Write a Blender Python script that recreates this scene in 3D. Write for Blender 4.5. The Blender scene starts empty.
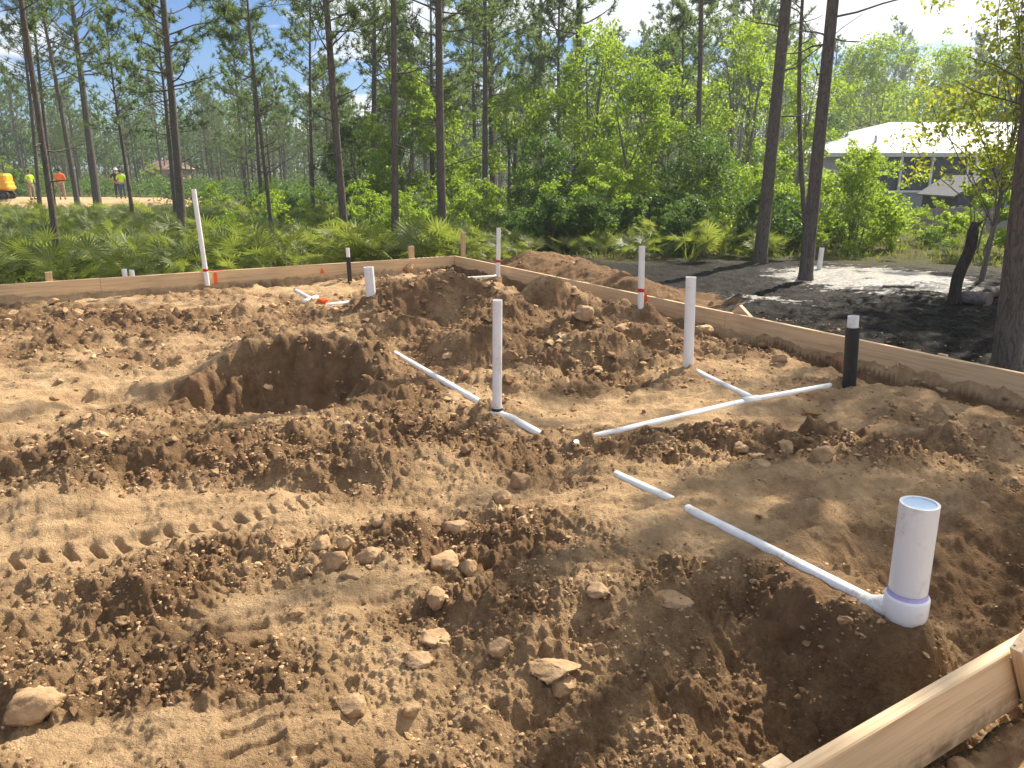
import bpy, math, random
import numpy as np
from mathutils import Vector
R = math.radians
S = bpy.context.scene
C = S.collection
# ------------------------------------------------------------------ camera, sky, sun, exposure
CAM_Z, PITCH, F = 1.6, R(15.7), 769.0
cd = bpy.data.cameras.new('camera'); cam = bpy.data.objects.new('camera', cd); C.objects.link(cam)
cam.location = (0, 0, CAM_Z); cam.rotation_euler = (math.pi/2-PITCH, 0, 0)
cd.sensor_width = 36; cd.lens = F/1024*36; cd.clip_start = .05; cd.clip_end = 3000
S.camera = cam
SUN_AZ, SUN_EL = R(40), R(41)
SD = Vector((math.sin(SUN_AZ)*math.cos(SUN_EL), math.cos(SUN_AZ)*math.cos(SUN_EL), math.sin(SUN_EL)))
sl = bpy.data.lights.new('sun', 'SUN'); sl.energy = 5.0; sl.angle = R(.6); sl.color = (1, .91, .77)
so = bpy.data.objects.new('sun', sl); C.objects.link(so); so.rotation_euler = SD.to_track_quat('Z', 'Y').to_euler()
S.view_settings.view_transform = 'Standard'; S.view_settings.look = 'None'
S.view_settings.exposure = 1.0; S.view_settings.gamma = 1
W = bpy.data.worlds.new('World'); S.world = W; W.use_nodes = True
S.cycles.max_bounces = 7; S.cycles.transparent_max_bounces = 8; S.cycles.diffuse_bounces = 3; S.cycles.transmission_bounces = 4
S.cycles.use_denoising = True; S.cycles.volume_bounces = 0; S.cycles.caustics_reflective = False; S.cycles.caustics_refractive = False

class NT:
    def __init__(s, tree): s.t = tree; s.n = tree.nodes; s.l = tree.links
    def add(s, typ, ins=None, **kw):
        n = s.n.new(typ)
        for k, v in kw.items(): setattr(n, k, v)
        for k, v in (ins or {}).items():
            if isinstance(v, bpy.types.NodeSocket): s.l.new(v, n.inputs[k])
            else: n.inputs[k].default_value = v
        return n
    def noise(s, vec, scale, detail=4, rough=.55, dist=0, out='Fac'):
        n = s.add('ShaderNodeTexNoise', {'Scale': scale, 'Detail': detail, 'Roughness': rough, 'Distortion': dist})
        if vec is not None: s.l.new(vec, n.inputs['Vector'])
        return n.outputs[out]
    def ramp(s, fac, stops):
        n = s.add('ShaderNodeValToRGB', {'Fac': fac}); e = n.color_ramp.elements
        while len(e) < len(stops): e.new(.5)
        for i, (p, c) in enumerate(stops):
            e[i].position = p; e[i].color = (*c, 1) if len(c) == 3 else c
        return n.outputs['Color']
    def fr(s, fac, lo, hi, a=0., b=1.):
        n = s.add('ShaderNodeMapRange', {'Value': fac, 'From Min': lo, 'From Max': hi, 'To Min': a, 'To Max': b}); return n.outputs['Result']
    def mix(s, fac, a, b, blend='MIX'):
        n = s.add('ShaderNodeMix', data_type='RGBA', blend_type=blend)
        for k, v in ((0, fac), (6, a), (7, b)):
            if isinstance(v, bpy.types.NodeSocket): s.l.new(v, n.inputs[k])
            else: n.inputs[k].default_value = v if k == 0 else (*v, 1)
        return n.outputs[2]
    def math(s, op, a, b=0.):
        n = s.add('ShaderNodeMath', {0: a, 1: b}, operation=op); return n.outputs[0]

w = NT(W.node_tree); w.n.clear()
sky = w.add('ShaderNodeTexSky', sky_type='NISHITA', sun_disc=False, sun_elevation=SUN_EL, sun_rotation=SUN_AZ, air_density=1.0, dust_density=.3, ozone_density=3.0)
tc = w.add('ShaderNodeTexCoord')
sx = w.add('ShaderNodeSeparateXYZ', {0: tc.outputs['Generated']})
zz = w.math('ADD', w.math('MAXIMUM', sx.outputs['Z'], 0.), .16)
cv = w.add('ShaderNodeCombineXYZ', {0: w.math('DIVIDE', sx.outputs['X'], zz), 1: w.math('DIVIDE', sx.outputs['Y'], zz), 2: 3.1})
n1 = w.noise(cv.outputs[0], 1.05, 7, .55, .35)
side = w.fr(sx.outputs['X'], -.45, .5, -.045, .10)
cm = w.fr(w.math('ADD', n1, side), .475, .57)
skyb = w.mix(1.0, sky.outputs['Color'], (.70, .90, 1.22), 'MULTIPLY')
skyc = w.mix(w.math('MULTIPLY', cm, .93), skyb, (13, 13.2, 13.6))
n2 = w.noise(cv.outputs[0], 2.4, 5, .6)
skyc = w.mix(w.math('MULTIPLY', cm, w.fr(n2, .35, .7, 0, .6)), skyc, (7.6, 8.2, 9.2))
bg = w.add('ShaderNodeBackground', {'Color': skyc, 'Strength': .050})
w.l.new(bg.outputs[0], w.add('ShaderNodeOutputWorld').inputs[0])

# ------------------------------------------------------------------ pixel -> world helpers (measuring the photograph)
cp, sp = math.cos(PITCH), math.sin(PITCH)
def ray(px, py):
    u = -(py-384); return np.array([(px-512), F*cp+u*sp, u*cp-F*sp])
def at(px, py, z):
    r = ray(px, py); t = (z-CAM_Z)/r[2]; return np.array([r[0]*t, r[1]*t, z])
def atY(px, py, Y):
    r = ray(px, py); t = Y/r[1]; return np.array([r[0]*t, Y, CAM_Z+r[2]*t])

# ------------------------------------------------------------------ mesh helpers
def mesh_np(name, V, faces, mats, smooth=False, parent=None, midx=None):
    """faces: list of (n,k) int arrays"""
    V = np.asarray(V, np.float32); me = bpy.data.meshes.new(name)
    faces = [np.asarray(f, np.int32) for f in faces if len(f)]
    nl = sum(f.size for f in faces); nf = sum(len(f) for f in faces)
    me.vertices.add(len(V)); me.vertices.foreach_set('co', V.ravel())
    me.loops.add(nl); me.loops.foreach_set('vertex_index', np.concatenate([f.ravel() for f in faces]))
    me.polygons.add(nf)
    ls, st = [], 0
    for f in faces:
        ls.append(st+np.arange(len(f), dtype=np.int32)*f.shape[1]); st += f.size
    me.polygons.foreach_set('loop_start', np.concatenate(ls))
    me.polygons.foreach_set('use_smooth', np.full(nf, bool(smooth)))
    me.update(calc_edges=True)
    if not isinstance(mats, (list, tuple)): mats = [mats]
    for m in mats:
        if m: me.materials.append(m)
    if midx is not None: me.polygons.foreach_set('material_index', np.asarray(midx, np.int32))
    o = bpy.data.objects.new(name, me); C.objects.link(o)
    if parent is not None: o.parent = parent
    return o
class MB:
    def __init__(s): s.v = []; s.f = {}; s.n = 0
    def raw(s, V, F_):
        V = np.asarray(V, float); F_ = np.asarray(F_, int)
        s.v.append(V); s.f.setdefault(F_.shape[1], []).append(F_+s.n); s.n += len(V); return s
    def box(s, c, d, ax=None, bev=0.0):
        """box centre c, full size d, axes ax (3x3 rows)"""
        c = np.asarray(c, float); h = np.asarray(d, float)/2; ax = np.eye(3) if ax is None else np.asarray(ax, float)
        if bev <= 0:
            V = np.array([[x, y, z] for x in (-1, 1) for y in (-1, 1) for z in (-1, 1)])*h
            s.raw(c+V@ax, [[0, 1, 3, 2], [4, 6, 7, 5], [0, 4, 5, 1], [2, 3, 7, 6], [0, 2, 6, 4], [1, 5, 7, 3]]); return s
        b = bev; V = []; idx = {}
        for i, sg in enumerate([(x, y, z) for x in (-1, 1) for y in (-1, 1) for z in (-1, 1)]):
            for a in range(3):
                p = np.array(sg, float)*(h-b); p[a] = sg[a]*h[a]; idx[(sg, a)] = len(V); V.append(p)
        Q = []; T = []
        for a in range(3):
            o1, o2 = [k for k in range(3) if k != a]
            for sgn in (-1, 1):
                q = []
                for (p, r) in ((-1, -1), (1, -1), (1, 1), (-1, 1)):
                    g = [0, 0, 0]; g[a] = sgn; g[o1] = p; g[o2] = r; q.append(idx[(tuple(g), a)])
                Q.append(q)
        for a in range(3):
            o1, o2 = [k for k in range(3) if k != a]
            for p in (-1, 1):
                for r in (-1, 1):
                    g1 = [0, 0, 0]; g1[o1] = p; g1[o2] = r; g2 = list(g1); g1[a] = -1; g2[a] = 1
                    Q.append([idx[(tuple(g1), o1)], idx[(tuple(g2), o1)], idx[(tuple(g2), o2)], idx[(tuple(g1), o2)]])
        for sg in [(x, y, z) for x in (-1, 1) for y in (-1, 1) for z in (-1, 1)]:
            T.append([idx[(sg, k)] for k in range(3)])
        V = c+np.array(V)@ax; n0 = s.n
        s.raw(V, Q); s.f.setdefault(3, []).append(np.array(T)+n0); return s
    def tube(s, P, rad, seg=12, caps=True, hollow=None):
        P = np.asarray(P, float); n = len(P); rad = np.broadcast_to(np.asarray(rad, float), (n,))
        T = np.gradient(P, axis=0); T /= np.linalg.norm(T, axis=1, keepdims=True)+1e-9
        up = np.array([0, 0, 1.]) if abs(T[0][2]) < .9 else np.array([1., 0, 0])
        A = np.cross(T, up); A /= np.linalg.norm(A, axis=1, keepdims=True)+1e-9; B = np.cross(T, A)
        th = np.arange(seg)/seg*2*np.pi
        V = (P[:, None]+rad[:, None, None]*(np.cos(th)[None, :, None]*A[:, None]+np.sin(th)[None, :, None]*B[:, None])).reshape(-1, 3)
        i = np.arange(n-1)[:, None]*seg; j = np.arange(seg)[None]; k = (j+1) % seg
        s.raw(V, np.stack([i+j, i+k, i+seg+k, i+seg+j], -1).reshape(-1, 4))
        if caps:
            base = s.n-len(V)
            s.f.setdefault(seg, []).append(np.arange(seg)[None, ::-1]+base)
            if hollow is None: s.f.setdefault(seg, []).append(np.arange(seg)[None]+base+(n-1)*seg)
            else:                                           # open pipe end: wall ring and an inner bore
                r2 = hollow; dn = -T[-1]*r2*1.6
                ring = P[-1]+r2*(np.cos(th)[:, None]*A[-1]+np.sin(th)[:, None]*B[-1])
                b0 = s.n; s.raw(np.vstack([ring, ring+dn]), np.stack([b0*0+np.arange(seg), (np.arange(seg)+1) % seg, (np.arange(seg)+1) % seg+seg, np.arange(seg)+seg], -1)[:, ::-1])
                s.f.setdefault(seg, []).append(np.arange(seg)[None]+b0+seg)
                o = base+(n-1)*seg; jj = np.arange(seg); kk = (jj+1) % seg
                s.f[4].append(np.stack([o+jj, o+kk, b0+kk, b0+jj], -1))
        return s
    def lathe(s, c, prof, seg=24):
        P = np.array([[0, 0, z] for r, z in prof])+np.asarray(c); th = np.arange(seg)/seg*2*np.pi
        V = np.array([[r*math.cos(t), r*math.sin(t), z] for r, z in prof for t in th])+np.asarray(c)
        n = len(prof); i = np.arange(n-1)[:, None]*seg; j = np.arange(seg)[None]; k = (j+1) % seg
        s.raw(V, np.stack([i+j, i+k, i+seg+k, i+seg+j], -1).reshape(-1, 4)); return s
    def build(s, name, mat, parent=None, smooth=False):
        return mesh_np(name, np.vstack(s.v), [np.vstack(f) for f in s.f.values()], mat, smooth, parent)
def tag(o, label=None, cat=None, group=None, kind=None):
    for k, v in (('label', label), ('category', cat), ('group', group), ('kind', kind)):
        if v: o[k] = v
    return o
def empty(name, loc, rz=0):
    o = bpy.data.objects.new(name, None); C.objects.link(o); o.location = loc; o.rotation_euler = (0, 0, rz); o.empty_display_size = .1; return o
def kids(o): return KIDS.get(o.name, [])
KIDS = {}
def own(p, *ch):
    for c in ch: KIDS.setdefault(p.name, []).append(c)
def copy_tree(o, parent=None):
    c = o.copy(); C.objects.link(c); c.parent = parent
    for ch in kids(o):
        d = copy_tree(ch, c); own(c, d)
    return c

# ------------------------------------------------------------------ noise
_rs = np.random.RandomState(7); _P = _rs.permutation(4096); _G = _rs.uniform(0, 2*np.pi, 4096); _GX, _GY = np.cos(_G), np.sin(_G)
def perlin(x, y, seed=0):
    xi = np.floor(x).astype(np.int64); yi = np.floor(y).astype(np.int64); xf = x-xi; yf = y-yi
    def g(a, b, fx, fy):
        h = _P[(_P[(a+seed*131) & 4095]+b) & 4095]; return _GX[h]*fx+_GY[h]*fy
    u = xf*xf*xf*(xf*(xf*6-15)+10); v = yf*yf*yf*(yf*(yf*6-15)+10)
    a = g(xi, yi, xf, yf); b = g(xi+1, yi, xf-1, yf); c = g(xi, yi+1, xf, yf-1); d = g(xi+1, yi+1, xf-1, yf-1)
    return ((a+(b-a)*u)*(1-v)+(c+(d-c)*u)*v)*1.4
def fbm(x, y, o, seed=0, gain=.5):
    r = 0; a = 1.; t = 0
    for i in range(o):
        r = r+a*perlin(x*2**i+i*17.3, y*2**i-i*9.1, seed+i); t += a; a *= gain
    return r/t
def crumbs(x, y, cell, seed=0, cover=.8):
    x = x/cell; y = y/cell; x = x+.35*perlin(x*.7, y*.7, seed+5); y = y+.35*perlin(x*.7+9, y*.7, seed+6)
    xi = np.floor(x).astype(np.int64); yi = np.floor(y).astype(np.int64); h = np.zeros(x.shape)
    for i in (-1, 0, 1):
        for j in (-1, 0, 1):
            a = _P[(_P[(xi+i+seed*57) & 4095]+yi+j) & 4095]; b = _P[(a+77) & 4095]; c = _P[(a+911) & 4095]; e = _P[(b+33) & 4095]
            px = xi+i+.5+(a/4096-.5)*.8; py = yi+j+.5+(b/4096-.5)*.8; r = .30+.42*(c/4096)**2
            dx = x-px; dy = y-py; an = e/4096*6.283; ca, sa = np.cos(an), np.sin(an); u_ = dx*ca+dy*sa; v_ = (-dx*sa+dy*ca)*1.35
            d = (np.abs(u_)**2.6+np.abs(v_)**2.6)**(1/2.6)/r
            k = np.where(e/4096 < cover, r*np.clip(1-d**2.2, 0, 1)**.6*.75, 0); k = np.minimum(k, r*(.22+.4*b/4096)+.45*(u_*np.cos(an*3)+v_*np.sin(an*3)))
            h = np.maximum(h, k)
    return h*cell
def sst(a, b, x):
    t = np.clip((x-a)/(b-a), 0, 1); return t*t*(3-2*t)

# ------------------------------------------------------------------ pad layout (board frame: e1 along far board, e2 along right board)
E1 = np.array([.857, .516]); E2 = np.array([-.516, .857])
BT = .25                                  # board top height
UR, VF, VN = 5.58, 11.05, .91             # right board inner u, far board inner v, near board outer v
def uv(x, y): return x*E1[0]+y*E1[1], x*E2[0]+y*E2[1]
def xy(u, v): return u*E1+v*E2

BUMPS = []   # px, py, z0, half width x, half depth y, rot, height, sharpness
def bump(px, py, hw, hd, h, rot=0, k=1.0, z0=.05):
    p = at(px, py, z0); BUMPS.append((p[0], p[1], hw, hd, math.cos(rot), math.sin(rot), h, k))
# heaps
bump(432, 312, .85, .42, .36, 0, 1.3); bump(408, 290, .42, .3, .22); bump(388, 318, .3, .3, .12, 0, 1.4); bump(470, 312, .5, .28, .10, .2, 1.4)
bump(505, 320, .4, .3, .16, .3, 1.5); bump(548, 308, .3, .3, .34, 0, 1.6); bump(585, 335, .45, .3, .18); bump(590, 308, .25, .2, .22, 0, 1.5)
bump(640, 322, .55, .22, .2, -.4, 1.4); bump(530, 362, .75, .3, .2, .1, 1.6); bump(445, 358, .5, .25, .2, -.2, 1.6); bump(610, 365, .4, .25, .15, 0, 1.4)
BUMPS.append((-1.66, 6.15, .68, .5, 1, 0, .30, 1.3)); bump(385, 372, .3, .4, .12, 0, 1.3); bump(200, 352, .5, .3, .06)
bump(110, 320, .9, .35, .07); bump(230, 315, .7, .3, .07); bump(30, 340, .7, .3, .06)
bump(300, 432, .8, .16, .05, .05, 1.2); bump(60, 455, .7, .2, .045, .1); bump(210, 462, .7, .16, .045, .05)
bump(155, 592, .16, .09, .10, .3, 1.4); bump(90, 590, .22, .1, .03)
bump(470, 470, .5, .25, .05); bump(395, 470, .4, .2, .05)
bump(765, 450, .5, .2, .07, 0, 1.2); bump(880, 470, .6, .2, .06, -.1); bump(650, 540, .5, .2, .06, -.3); bump(560, 600, .45, .2, .05, -.3)
bump(870, 400, .6, .3, .05); bump(790, 355, .35, .18, .05)
bump(760, 602, .36, .24, .09, -.3, 1.4); bump(830, 640, .22, .1, .05)
bump(20, 690, .14, .1, .07, 0, 1.4)
bump(400, 330, .35, .2, .14, .2, 2); bump(470, 345, .45, .2, .16, .1, 2); bump(560, 345, .5, .22, .18, -.1, 2); bump(655, 345, .45, .2, .14, -.3, 2); bump(500, 385, .5, .2, .10, .1, 2); bump(345, 470, .45, .18, .06, .1, 2); bump(715, 430, .5, .16, .06, 0, 1.6); bump(930, 440, .5, .2, .08, -.3, 1.6)
bump(70, 500, .5, .12, .04, .1, 2); bump(250, 300, .5, .2, .08); bump(150, 340, .6, .2, .07, 0, 2)
# pits and hollows
bump(355, 298, .3, .2, -.10); bump(415, 500, .2, .1, -.05); bump(170, 655, .12, .07, -.03)
PIT = np.array([-1.70, 5.42, 0])
MOUNDS_OUT = [(at(530, 268, .1), .9, .6, .33), (at(595, 279, .1), .9, .55, .25), (at(645, 289, .1), .5, .4, .12), (at(742, 300, .0), .5, .2, .06), (at(565, 262, .1), .8, .6, .2)]
# pipes lying in the dirt: list of polylines of (px, py, z, exposed)
RUNS = {
 'main':  [(612, 473, .07, 0), (620, 477, .10, 1), (666, 498, .125, 1), (676, 503, .11, 0), (684, 507, .12, 0), (690, 511, .14, 1), (780, 556, .175, 1), (878, 606, .215, 1), (900, 614, .215, 1)],
 'west':  [(386, 348, .04, 0), (402, 358, .05, 1), (478, 402, .07, 1), (490, 409, .06, 0), (497, 414, .07, 1), (512, 419, .07, 1), (540, 435, .05, 1), (552, 441, .03, 0)],
 'cross': [(560, 449, .02, 0), (572, 446, .03, 1), (584, 440, .02, 0), (600, 436, .05, 1), (750, 401, .07, 1), (826, 387, .07, 1), (836, 385, .05, 0)],
 'branch':[(688, 367, .05, 0), (706, 377, .07, 1), (752, 399, .075, 1)],
 'north': [(436, 289, .05, 0), (444, 287, .08, 1), (462, 279, .12, 1), (493, 277, .13, 1), (499, 276, .13, 1)],
 'stubs': [(296, 291, .06, 1), (312, 300, .05, 1)],
 'low':   [(318, 308, .03, 0), (332, 305, .06, 1), (368, 301, .06, 1), (376, 300, .04, 0)],
}
RUNP = {k: np.array([at(a, b, c) for a, b, c, e in v]) for k, v in RUNS.items()}
TRACKS = [  # start px, end px, half width m, lug pitch m, depth
 (at(-160, 588, .04), at(262, 521, .04), .115, .10, .038, 1), (at(235, 522, .04), at(330, 502, .04), .09, .07, .016, 0),
 (at(-80, 410, .02), at(120, 352, .02), .22, .11, .018, 0), (at(-60, 330, .02), at(60, 318, .02), .2, .1, .012, 0),
 (at(255, 775, .05), at(235, 600, .05), .10, .075, .022, 0), (at(330, 775, .05), at(300, 690, .05), .08, .06, .018, 0),
 (at(140, 640, .04), at(260, 560, .04), .07, .06, .012, 0), (at(180, 480, .03), at(330, 455, .03), .12, .1, .014, 0)]
def segd(x, y, a, b):
    d = b[:2]-a[:2]; L2 = d@d; t = np.clip(((x-a[0])*d[0]+(y-a[1])*d[1])/L2, 0, 1)
    return np.hypot(x-a[0]-t*d[0], y-a[1]-t*d[1]), t
def pad_mask(x, y):
    u, v = uv(x, y); return sst(0, .05, UR-u)*sst(0, .05, VF-v)*sst(VN+.0, VN+.05, v)
def rough_mask(x, y):
    """0 smooth compacted sand .. 1 loose clods"""
    m = fbm(x*.9, y*1.1, 3, 41)*1.2+.62
    def blob(px, py, hw, hd, a, rot=0.):
        p = at(px, py, .05); dx, dy = x-p[0], y-p[1]; c, s_ = math.cos(rot), math.sin(rot)
        return a*np.exp(-((dx*c+dy*s_)/hw)**2-((-dx*s_+dy*c)/hd)**2)
    m = m+blob(120, 325, 2.2, .6, .9)+blob(430, 320, 1.2, .9, .7)+blob(560, 350, 1.4, .8, .8)+blob(650, 320, .7, .6, .7)+blob(380, 430, .9, .5, .5)
    m = m+blob(300, 445, 1.0, .18, .6)+blob(90, 470, .9, .14, .7)+blob(150, 600, .28, .16, .9)+blob(420, 540, .55, .3, .5)+blob(150, 680, .6, .18, .5)+blob(560, 620, .5, .35, .5)+blob(760, 455, .6, .25, .6)
    m = m-blob(60, 380, 1.1, .35, 1.3)-blob(120, 520, .9, .16, 1.3)-blob(320, 590, .4, .09, 1.3, .35)-blob(120, 735, .4, .09, 1.3)-blob(740, 560, .35, .2, 1.2)
    m = m-blob(690, 520, .7, .3, .6)-blob(560, 400, .5, .18, .8)-blob(60, 300, 1.8, .25, .9)-blob(700, 400, .8, .25, .7)-blob(360, 590, .35, .06, 1)-blob(520, 500, .5, .12, .8)-blob(880, 430, .6, .15, .5)-blob(330, 290, .8, .3, .8)-blob(620, 420, .6, .2, .8)-blob(800, 520, .8, .3, .8)
    return np.clip(m, .10, 1)
def H(x, y, fine=True):
    x = np.asarray(x, float); y = np.asarray(y, float); u, v = uv(x, y)
    r = np.hypot(x, y)
    pad = pad_mask(x, y)
    # outside ground
    lf = sst(4, -3, x); clr = sst(1.25, .95, np.hypot((x+30)/11.5, (y-48.5)/5.5)); out = -.05-(.25+.35*lf*(1-clr))*sst(12+2*(1-lf), 22+20*(1-lf), r)+.05*fbm(x*.25, y*.25, 3, 3)+.02*fbm(x*1.7, y*1.7, 2, 5)*sst(60, 20, r)
    out = out+.14*sst(VN+.1, VN-.4, v)*sst(9, 6, r)                          # where the camera stands
    near_o = sst(.5, .05, np.minimum(np.abs(u-UR), np.abs(v-VF)))*(v > VN)*(u < UR+.6)*(v < VF+.6)
    out = out+near_o*.12
    for (p, a, b, h) in MOUNDS_OUT:
        dx, dy = x-p[0], y-p[1]; uu = dx*E1[0]+dy*E1[1]; vv = dx*E2[0]+dy*E2[1]
        uu = uu-.15
        out = out+h*np.exp(-((vv/a)**2+(uu/b)**2)**1.2)*sst(UR+.02, UR+.25, u)
    # pad
    z = .035+.05*fbm(x*.55, y*.55, 2, 11)+.075*fbm(x*1.5, y*1.9, 3, 13)*sst(.9, 1.6, v)
    z = z+.14*sst(.2, 1.6, x)*sst(4.6, 3.2, y)*sst(.9, 1.5, y)
    for (bx, by, hw, hd, c, s_, h, k) in BUMPS:
        dx, dy = x-bx, y-by; q = ((dx*c+dy*s_)/hw)**2+((-dx*s_+dy*c)/hd)**2
        z = z+h*np.exp(-q**k)
    # excavated hole, steep bank on the far side
    wob = .10*fbm(x*3, y*3, 3, 21)
    fw = .05*fbm(x*11, y*11, 3, 25)+.14*np.abs(perlin(x*4, y*3, 27))
    dx, dy = (x-PIT[0]), (y-PIT[1]); q = fw*1.5+ np.sqrt((dx/.72)**2+((dy-.0)/np.where(dy > 0, .60, .72))**2)+wob*1.1
    z = z-.36*np.where(dy > 0, sst(1.12, .62, q), sst(1.12, .25, q))
    q2 = fw*2+np.sqrt(((x-PIT[0]+1.0)/.7)**2+((dy+.12)/.30)**2)+wob*2
    z = z-.10*sst(1.2, .6, q2)
    # footing trenches along the boards
    dR = UR-u; dF = VF-v; dN = v-(VN+.04)
    z = z-.09*sst(.38, .12, dR+wob*.7)*sst(.5, 4, v)-.05*sst(.35, .1, dF+wob*.6)
    tz = -.20; edge = 1.05+.18*fbm(u*1.2, v*0+3, 2, 31)
    edge = edge-.42*sst(.9, -.3, u)
    wn = sst(edge+.22, -.05, dN+wob*1.6+fw*1.6)
    z = z*(1-wn)+(tz+.05*fbm(u*5, v*2.2, 3, 33))*wn
    # smooth the dirt where pipes lie
    rm = rough_mask(x, y); rm = np.maximum(rm, .95*sst(1.3, .95, q)); z = z+.06*sst(1.4, .95, q)*sst(.4, .8, q)*fbm(x*4, y*4, 3, 23); keep = np.ones_like(z)
    db = np.full(z.shape, 9.); zb = np.zeros_like(z); eb = np.zeros_like(z)
    for k, P in RUNP.items():
        E = RUNS[k]
        for i in range(len(P)-1):
            d, t = segd(x, y, P[i], P[i+1]); zp = P[i][2]+(P[i+1][2]-P[i][2])*t; e0, e1_ = E[i][3], E[i+1][3]
            ex = e0+(e1_-e0)*t if e0 != e1_ else e0+0*t
            m_ = d < db; db = np.where(m_, d, db); zb = np.where(m_, zp, zb); eb = np.where(m_, ex, eb)
    eb = sst(.3, .8, eb); w_ = sst(.34, .04, db); z = z*(1-w_)+(zb+.04*(1-eb)+(.004+.016*fbm(x*7, y*7, 3, 35))*eb)*w_
    keep = 1-.93*sst(.15, .03, db)*eb
    zt = np.zeros_like(z)
    for (a, b, hw, pitch, dep, chev) in TRACKS:
        d = b[:2]-a[:2]; L = math.hypot(*d); d = d/L; s = (x-a[0])*d[0]+(y-a[1])*d[1]; q = -(x-a[0])*d[1]+(y-a[1])*d[0]
        q = q+.012*np.sin(s*3.1)
        m = sst(hw, hw*.8, np.abs(q))*sst(0, .1, s)*sst(L, L-.1, s)*pad
        ph = s/pitch+ (np.abs(q)*5+.5*(q > 0) if chev else q*1.2)
        lug = sst(.1, .45, np.abs((ph % 1)-.5)*2)*(.75+.5*perlin(s*9, q*9, 8))
        zt = zt+m*(-dep+dep*1.25*lug)+sst(hw*1.45, hw*1.1, np.abs(q))*(1-m)*.35*dep*sst(0, .1, s)*sst(L, L-.1, s)*pad
        keep = np.minimum(keep, 1-.7*m*(1 if chev else .5)); 
    z = z+zt
    n = 0
    if fine:
        k1 = keep*pad
        b1 = np.abs(perlin(x*3.1, y*3.1, 51)); b2 = np.abs(perlin(x*7.3+4, y*7.3, 52)); b3 = np.abs(perlin(x*15, y*15+7, 53)); b4 = np.abs(perlin(x*31, y*31, 54)); b5 = perlin(x*63, y*63, 55); b6 = perlin(x*125, y*125, 56)
        lump = .085*(b1-.3)+.060*(b2-.25)+.030*(b3-.22)+.014*(b4-.2)+.007*b5+.0025*b6
        smoothn = .030*perlin(x*4.1, y*4.1, 57)+.012*perlin(x*13, y*13, 58)+.006*perlin(x*37, y*37, 59)+.0014*b6+.01*(perlin(x*9, y*9, 60)-.35).clip(0, 1)
        # scoured grooves along the machine's travel
        gx = x*.93+y*.37; gy = -x*.37+y*.93
        groove = .020*perlin(gx*2.2, gy*15, 61)+.009*perlin(gx*5, gy*33, 62)
        rm = np.maximum(rm, .8*wn); r3 = rm**1.3
        n = k1*(lump*r3+smoothn*(1-.6*rm)+groove*(1-rm))
        # clumps: sharp-topped crumbs
        c1 = (perlin(x*21, y*21, 63)-.18).clip(0, 1); c2 = (perlin(x*43, y*43, 64)-.2).clip(0, 1)
        n = n+k1*(.02*c1*(r3+.08)+.012*c2*(r3+.15))
        bg_ = sst(.45, .95, rm); md = sst(.12, .7, rm)
        w1 = crumbs(x, y, .21, 1, .55)*bg_*.62; w2 = crumbs(x, y, .095, 2, .65)*sst(.3, .8, rm)*.62; w3 = crumbs(x, y, .046, 3, .6)*(md*.85+.10); w4 = crumbs(x, y, .021, 4, .6)*(md*.6+.30); near_ = sst(7, 3.5, np.hypot(x, y)); w5 = crumbs(x, y, .0115, 6, .7)*(.45+.35*md)*near_; w3 = w3*(1+.6*near_); w4 = w4*(1+.35*near_)
        n = n+k1*(np.maximum(w1, w2*1.0)+.8*w3+1.1*w4+w5*1.2)
        cr = np.hypot(x, y)
        mo_ = np.clip(out+.02, 0, .2)*5*(u > UR); n = n+(1-pad)*sst(17, 10, cr)*(crumbs(x, y, .15, 9, .5)*(.15+.5*mo_)+crumbs(x, y, .07, 7, .5)*(.4+.3*mo_)+crumbs(x, y, .03, 8, .5)*.5+.06*np.abs(perlin(x*2.2, y*4.4, 69))+mo_*.05*fbm(x*2.5, y*2.5, 3, 70))
        ro = sst(30, 12, r)*(1-pad)
        n = n+ro*(.02*perlin(x*3, y*3, 65)+.012*np.abs(perlin(x*9, y*9, 66))+.006*perlin(x*25, y*25, 67)+.003*perlin(x*60, y*60, 68))
    return np.where(pad > 0, z*pad+out*(1-pad), out)+n
def Hs(x, y): return float(H(np.array([x]), np.array([y]))[0])
def hit(px, py, Y0=1.2, Y1=60):
    r = ray(px, py); t = np.exp(np.linspace(math.log(Y0/r[1]), math.log(Y1/r[1]), 3000)); X, Y, Z = r[0]*t, r[1]*t, CAM_Z+r[2]*t
    below = np.nonzero(Z < H(X, Y))[0]; i = below[0] if len(below) else -1
    return np.array([X[i], Y[i], Z[i]])

# ------------------------------------------------------------------ materials
def mat(name):
    m = bpy.data.materials.new(name); m.use_nodes = True; n = NT(m.node_tree); n.n.clear(); n.out = n.add('ShaderNodeOutputMaterial'); return m, n
def pbsdf(n, col, rough=.8, bump=None, bstr=.5, bdist=.01, spec=.3, metallic=0., **kw):
    ins = {'Base Color': col if isinstance(col, bpy.types.NodeSocket) else (*col, 1), 'Roughness': rough, 'Specular IOR Level': spec, 'Metallic': metallic}
    b = n.add('ShaderNodeBsdfPrincipled', ins)
    if bump is not None:
        bp = n.add('ShaderNodeBump', {'Height': bump, 'Strength': bstr, 'Distance': bdist}); n.l.new(bp.outputs[0], b.inputs['Normal'])
    n.l.new(b.outputs[0], n.out.inputs[0]); return b
def pos(n): return n.add('ShaderNodeNewGeometry').outputs['Position']
def ocoord(n): return n.add('ShaderNodeTexCoord').outputs['Object']
def smat(name, col, rough=.6, var=.15, scale=8, **kw):
    m, n = mat(name); p = ocoord(n); f = n.noise(p, scale, 5)
    c = n.ramp(f, [(.3, tuple(v*(1-var) for v in col)), (.7, tuple(min(1, v*(1+var)) for v in col))])
    pbsdf(n, c, rough, bump=f, bstr=.2, bdist=.003, **kw); return m
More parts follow.
